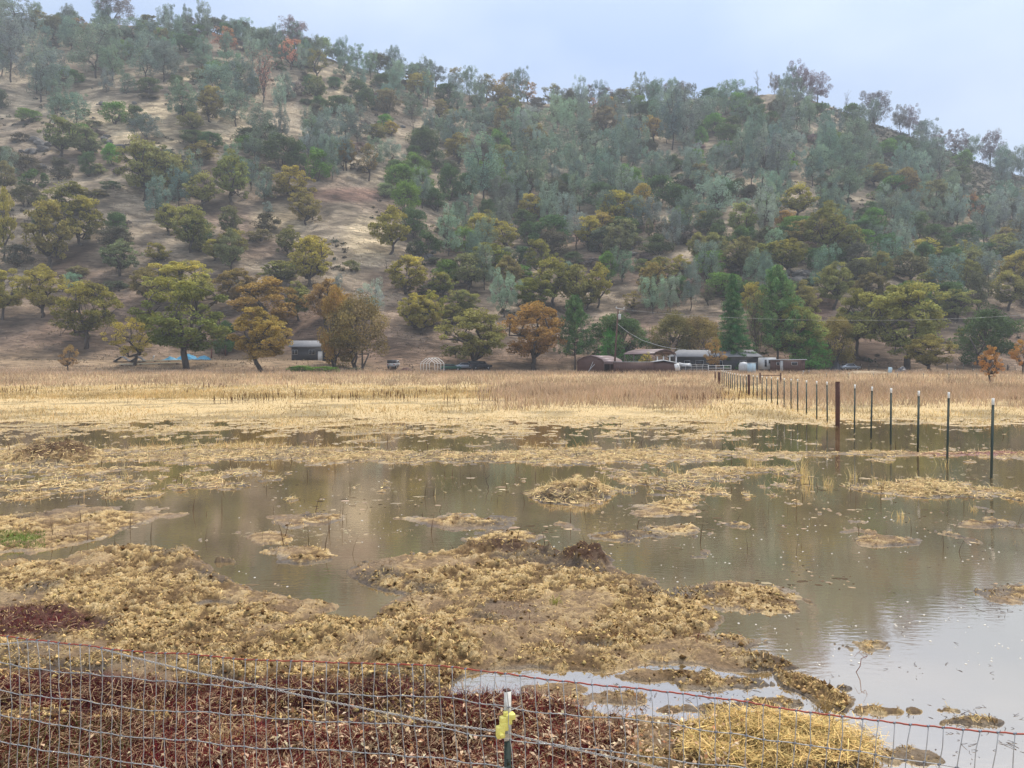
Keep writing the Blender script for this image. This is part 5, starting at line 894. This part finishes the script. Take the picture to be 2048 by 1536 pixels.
# twigs and scum on the water near the right corner
mb = MB(); r3 = np.random.RandomState(11)
for cx, cy, n, sx, sy in ((1930,1435,70,130,26),(1840,1345,26,150,18),(1990,1220,50,60,18),(1850,1190,14,120,20),(1330,1360,34,120,16),(1400,1400,60,140,34),(1640,1375,40,70,26),(1560,1420,26,160,18),(1960,1490,60,110,36),(1730,1250,14,160,26),(1250,1420,30,90,30),(1950,1090,40,110,36),(1700,1060,30,160,40),(1850,1130,14,120,20),(1120,1375,30,110,18),(1480,1370,30,110,20)):
    for _ in range(int(n*1.1)):
        X_ = cx+r3.normal()*sx*.5; Y_ = cy+r3.normal()*sy*.5; x, y, _z = unp(X_, Y_); a = r3.uniform(0, 6.28); q = np.array([x, y, -.01]); P = [q]; l_ = r3.uniform(.006, .034)
        for k in range(r3.randint(2, 5)): a += r3.normal()*.28; q = q+[math.cos(a)*l_, math.sin(a)*l_, r3.uniform(-.006, .010)]; q[2] = max(q[2], -.004); P.append(q)
        mb.tube(P, np.linspace(.0026, .0012, len(P)), 4, False)
tag(mb.build('twigs', mat('wet_twig', (.045, .022, .02), .6)), 'thin dark maroon twigs lying in the shallow water on the right', None, None, 'stuff')
n = 900; x, y, X_, Y_ = scr(n, -60, 2110, 960, 1330, 1.1); z, f, _, _, _, _ = field(x, y); cl = fbm(x/1.6, y/1.6, 29, 3); k = (f < -.1) & (cl > .2); x, y = x[k], y[k]; n = len(x); r_ = rs.uniform(.003, .010, n)*(.6+y/11)
a8 = np.linspace(0, 2*np.pi, 7)[:6]; V = np.concatenate([np.stack([x, y, np.full(n, .007)], 1)[:, None]]+[np.stack([x+r_*np.cos(t)*rs.uniform(.6, 1.3, n), y+r_*np.sin(t)*rs.uniform(.6, 1.3, n), np.full(n, .002)], 1)[:, None] for t in a8], 1).reshape(-1, 3); i = np.arange(n)[:, None]*7; Tr = np.concatenate([i+[0, 1+k_, 1+(k_+1) % 6] for k_ in range(6)], 0)
tag(link('foam_flecks', rawmesh('foam_flecks', V, None, Tr), mat('foam', (.55, .53, .48), .6)), 'pale foam flecks and bits floating on the muddy water', None, None, 'stuff')
n = 5200; x, y, X_, Y_ = scr(n, -60, 2110, 950, 1180, 1.0); z, f, _, _, _, _ = field(x, y); cl = fbm(x/1.5, y/1.2, 28, 4, .6); k = (f < -.02) & (cl > .06+.22*(1-np.exp(-((f+.25)/.3)**2))); x, y = x[k], y[k]; n = len(x); r_ = rs.gamma(1.6, .010, n)*(.6+y/14)
V = np.concatenate([np.stack([x, y, np.full(n, .008)], 1)[:, None]]+[np.stack([x+r_*np.cos(t)*rs.uniform(.6, 1.8, n), y+r_*np.sin(t)*rs.uniform(.5, 1.1, n), np.full(n, .001)], 1)[:, None] for t in a8], 1).reshape(-1, 3); i = np.arange(n)[:, None]*7; Tr = np.concatenate([i+[0, 1+k_, 1+(k_+1) % 6] for k_ in range(6)], 0); q = rs.rand(n)[:, None]; c = np.where(q < .5, jit((.10, .075, .05), n, .4), jit((.33, .26, .18), n, .35))
tag(link('mud_flecks', rawmesh('mud_flecks', V, None, Tr, np.repeat(np.clip(c, 0, 1), 7, 0)), MVEG('fleck_mud', trans=0)), 'small flecks of mud and chaff breaking the water surface', None, None, 'stuff')
# clods on the near bank
x, y, X_, Y_ = scr(26000, -60, 1700, 1020, 1600, .75); z, f, _, _, _, _ = field(x, y); k = (f > .12) & (rs.rand(len(x)) > .85*sm(-.05, .3, fbm(x*1.5+9, y*1.5, 75, 4))); x, y, z = x[k], y[k], z[k]; n = len(x); r_ = np.minimum(rs.gamma(1.8, .0030, n), .016)*(1+y/12); oc = np.array([(1,0,0),(0,1,0),(-1,0,0),(0,-1,0),(0,0,.8),(0,0,-.6)])
V = (np.stack([x, y, z+.2*r_], 1)[:, None]+r_[:, None, None]*oc[None]*rs.uniform(.6, 1.4, (n, 6, 1))+rs.normal(size=(n, 6, 3))*r_[:, None, None]*.18).reshape(-1, 3); i = np.arange(n)[:, None]*6; Tr = np.concatenate([i+[a, (a+1) % 4, 4] for a in range(4)]+[i+[(a+1) % 4, a, 5] for a in range(4)], 0)
q = rs.rand(n)[:, None]; c = np.where(q < .45, jit((.12, .07, .032), n, .3), jit((.46, .32, .14), n, .35)); tag(link('clods', rawmesh('clods', V, None, Tr, np.repeat(np.clip(c, 0, 1), 6, 0)), MVEG('clod_soil', trans=0)), 'crumbly straw-coloured clods on the near bank', None, None, 'stuff')
# ---------------------------------------------------------------- brush, grass tufts and rocks on the slope
def hillpts(n, ylo=160, yhi=455):
    u = rs.uniform(-.74, .74, n); d = rs.uniform(ylo, yhi, n); x = u*d; return x, d, T(x, d)
x, y, z = hillpts(150000, 146, 440); X_, ry, yr, toe = hill_par(x, y); stk = fbm(x/8, y/2.8, 95, 3, .6); k = (y < yr+3) & (stk > -.06+.2*rs.rand(len(x))); x, y, z = x[k], y[k], z[k]; n = len(x); t = ((y-toe[k])/(yr[k]-toe[k])); br = fbm(x/26, y/30, 91, 4); c = jit((.52, .43, .28), n, .3)*(1-.45*sm(-.1, .35, br))[:, None]*(1-.5*sm(.2, 0, t))[:, None]*np.array([1, .97, .95])
stuff('hillside_grass', [blades(np.stack([x, y, z-.05], 1), rs.uniform(.25, .7, n), rs.uniform(.12, .30, n), rs.uniform(.6, 1.6, n), c)], 'dry straw-coloured grass covering the slope')
x, y, z = hillpts(3000, 165, 440); X_, ry, yr, toe = hill_par(x, y); cl = fbm(x/22, y/22, 37, 3); right = sm(1500, 1750, X_)*sm(.45, .8, (y-toe)/(yr-toe)); k = (y < yr+2) & ((cl > .22+.1*rs.rand(len(x))) | (right > rs.rand(len(x))))
x2 = rs.uniform(1640, 2180, 2600); d2 = rs.uniform(345, 452, 2600); xx2 = (x2-HX)/F*d2; X3, ry3, yr3, toe3 = hill_par(xx2, d2); k2 = d2 < yr3+1
x = np.concatenate([x[k], xx2[k2]]); y = np.concatenate([y[k], d2[k2]]); z = T(x, y); n = len(x); pv = []
m_ = 26; rr = rs.uniform(.45, 1.25, n)*np.where(np.arange(n) < k.sum(), .9, 1.15); cen = np.stack([x, y, z], 1)[:, None]+np.stack([rs.normal(size=(n, m_))*.55, rs.normal(size=(n, m_))*.55, np.abs(rs.normal(size=(n, m_)))*.42], -1)*rr[:, None, None]
tone = np.array([(.075, .08, .04), (.10, .085, .06), (.06, .085, .045), (.13, .115, .07)])[rs.randint(0, 4, n)]; V, Q_, _c = leaves(cen.reshape(-1, 3), .30, np.random.RandomState(2), 1.2, .3)
stuff('brush_cover', [(V, Q_, np.repeat(np.repeat(tone, m_, 0)*rs.uniform(.7, 1.3, (n*m_, 1)), 4, 0))], 'low dark brush scattered over the upper slope')
def rock_mesh(seed):
    import bmesh
    bm = bmesh.new(); bmesh.ops.create_icosphere(bm, subdivisions=3, radius=1); r4 = np.random.RandomState(seed); o_ = r4.uniform(0, 50, 3)
    for v_ in bm.verts:
        p_ = v_.co; k_ = 1+.45*float(fbm(np.array([p_.x*1.3+o_[0]]), np.array([p_.y*1.3+p_.z*1.7+o_[1]]), seed, 3)[0]); v_.co = Vector((p_.x*k_*1.25, p_.y*k_, p_.z*k_*.62))
    me = bpy.data.meshes.new('boulder'); bm.to_mesh(me); bm.free(); me.materials.append(MROCK); return me
RK = [rock_mesh(i) for i in range(5)]; r5 = random.Random(9)
clusters = [(65, 300, 40, 26, 16), (230, 290, 22, 26, 10), (180, 205, 60, 30, 10), (1590, 555, 34, 14, 12), (1700, 460, 80, 40, 14), (1060, 470, 40, 36, 12), (860, 510, 60, 14, 8), (1230, 470, 90, 40, 12), (1480, 530, 60, 18, 10), (700, 250, 90, 50, 10), (480, 130, 150, 40, 10)]
for cx, cy, sx, sy, n in clusters:
    for _ in range(n):
        X_ = cx+r5.gauss(0, sx*.6); Y_ = cy+r5.gauss(0, sy*.6); Y_ = max(Y_, float(np.interp(X_, RX, RY))+12); x, d, z = on_hill(X_, Y_, 160); s = r5.uniform(.5, 1.5)*(1.25 if cy > 280 else 1)
        o = bpy.data.objects.new('boulder', r5.choice(RK)); C.collection.objects.link(o); o.location = (x, d, z+.1*s); o.scale = (s, s, s*r5.uniform(.8, 1.2)); o.rotation_euler = (r5.uniform(-.3, .3), r5.uniform(-.3, .3), r5.uniform(0, 6.28)); o['category'] = 'boulder'; o['group'] = 'boulders on the slope'
        PLACED.append([o, ('dark grey', 'boulder'), X_, Y_])
# ---------------------------------------------------------------- labels: each tree, shrub, tuft and boulder by its looks and what it stands above
COLS = [(-999, 60, 'near the left edge'), (60, 200, 'above the russet sapling'), (200, 310, 'above the black A-frame roofs'), (310, 440, 'above the blue tarps'), (440, 560, 'above the orange field-edge oak'), (560, 640, 'above the dark cabin'), (640, 760, 'above the drooping brown oak'), (760, 835, 'above the white pickup'), (835, 905, 'above the white hoop frame'), (905, 1000, 'above the olive field-edge oak'), (1000, 1100, 'above the orange-topped oak'), (1100, 1205, 'above the brown shed'), (1205, 1270, 'above the utility pole'), (1270, 1360, 'above the carport'), (1360, 1430, 'above the long house'), (1430, 1510, 'above the redwood'), (1510, 1590, 'above the tall pine'), (1590, 1660, 'above the bright green conifer'), (1660, 1740, 'above the silver car'), (1740, 1840, 'above the blue barrel'), (1840, 1930, 'above the low olive oak'), (1930, 2010, 'above the thin orange tree'), (2010, 9999, 'near the right edge')]
def band(X, Y):
    if Y > 880: return 'in the water'
    up = Y-float(np.interp(X, RX, RY)); fr = up/(700-float(np.interp(X, RX, RY)))
    return 'on the ridge' if up < 28 else 'below the ridge' if up < 75 else 'high on the slope' if fr < .28 else 'above mid slope' if fr < .42 else 'at mid slope' if fr < .56 else 'below mid slope' if fr < .72 else 'low on the slope' if fr < .88 else 'at the hill foot'
NTH = ['', 'second', 'third', 'fourth', 'fifth', 'sixth', 'seventh', 'eighth', 'ninth', 'tenth', 'eleventh', 'twelfth', 'thirteenth', 'fourteenth', 'fifteenth', 'sixteenth', 'seventeenth', 'eighteenth', 'nineteenth', 'twentieth']
cells = {}
for o, tx, X, Y in PLACED:
    cn = next(c for a, b, c in COLS if a <= X < b); bn = band(X, Y)
    if bn == 'in the water': cn = 'left of the open water' if X < 600 else 'in the debris band' if X < 1400 else 'below the row of steel posts'
    cells.setdefault((tx, bn, cn), []).append((X, o))
for (tx, bn, cn), rows_ in cells.items():
    rows_.sort(key=lambda r: r[0])
    for i, (X, o) in enumerate(rows_):
        base = f'{tx[0]} {tx[1]} {bn}, {cn}'
        o['label'] = base if len(rows_) == 1 else (f'leftmost {base}' if i == 0 else f'{NTH[min(i, 19)]} {tx[0]} {tx[1]} from left {bn}, {cn}')
# ---------------------------------------------------------------- haze over the whole valley
hz = MB().box((0, 330, 110), (1500, 900, 226)).build('haze', bpy.data.materials.new('haze')); tag(hz, 'thin blue-grey mist over the valley and the ridge', None, None, 'stuff')
m = hz.data.materials[0]; m.use_nodes = True; n = m.node_tree.nodes; n.remove(n['Principled BSDF']); out = [q for q in n if q.type == 'OUTPUT_MATERIAL'][0]
pv = n.new('ShaderNodeVolumePrincipled'); pv.inputs['Color'].default_value = (.88, .93, 1, 1); pv.inputs['Density'].default_value = .00045; pv.inputs['Anisotropy'].default_value = 0; m.node_tree.links.new(pv.outputs[0], out.inputs['Volume'])
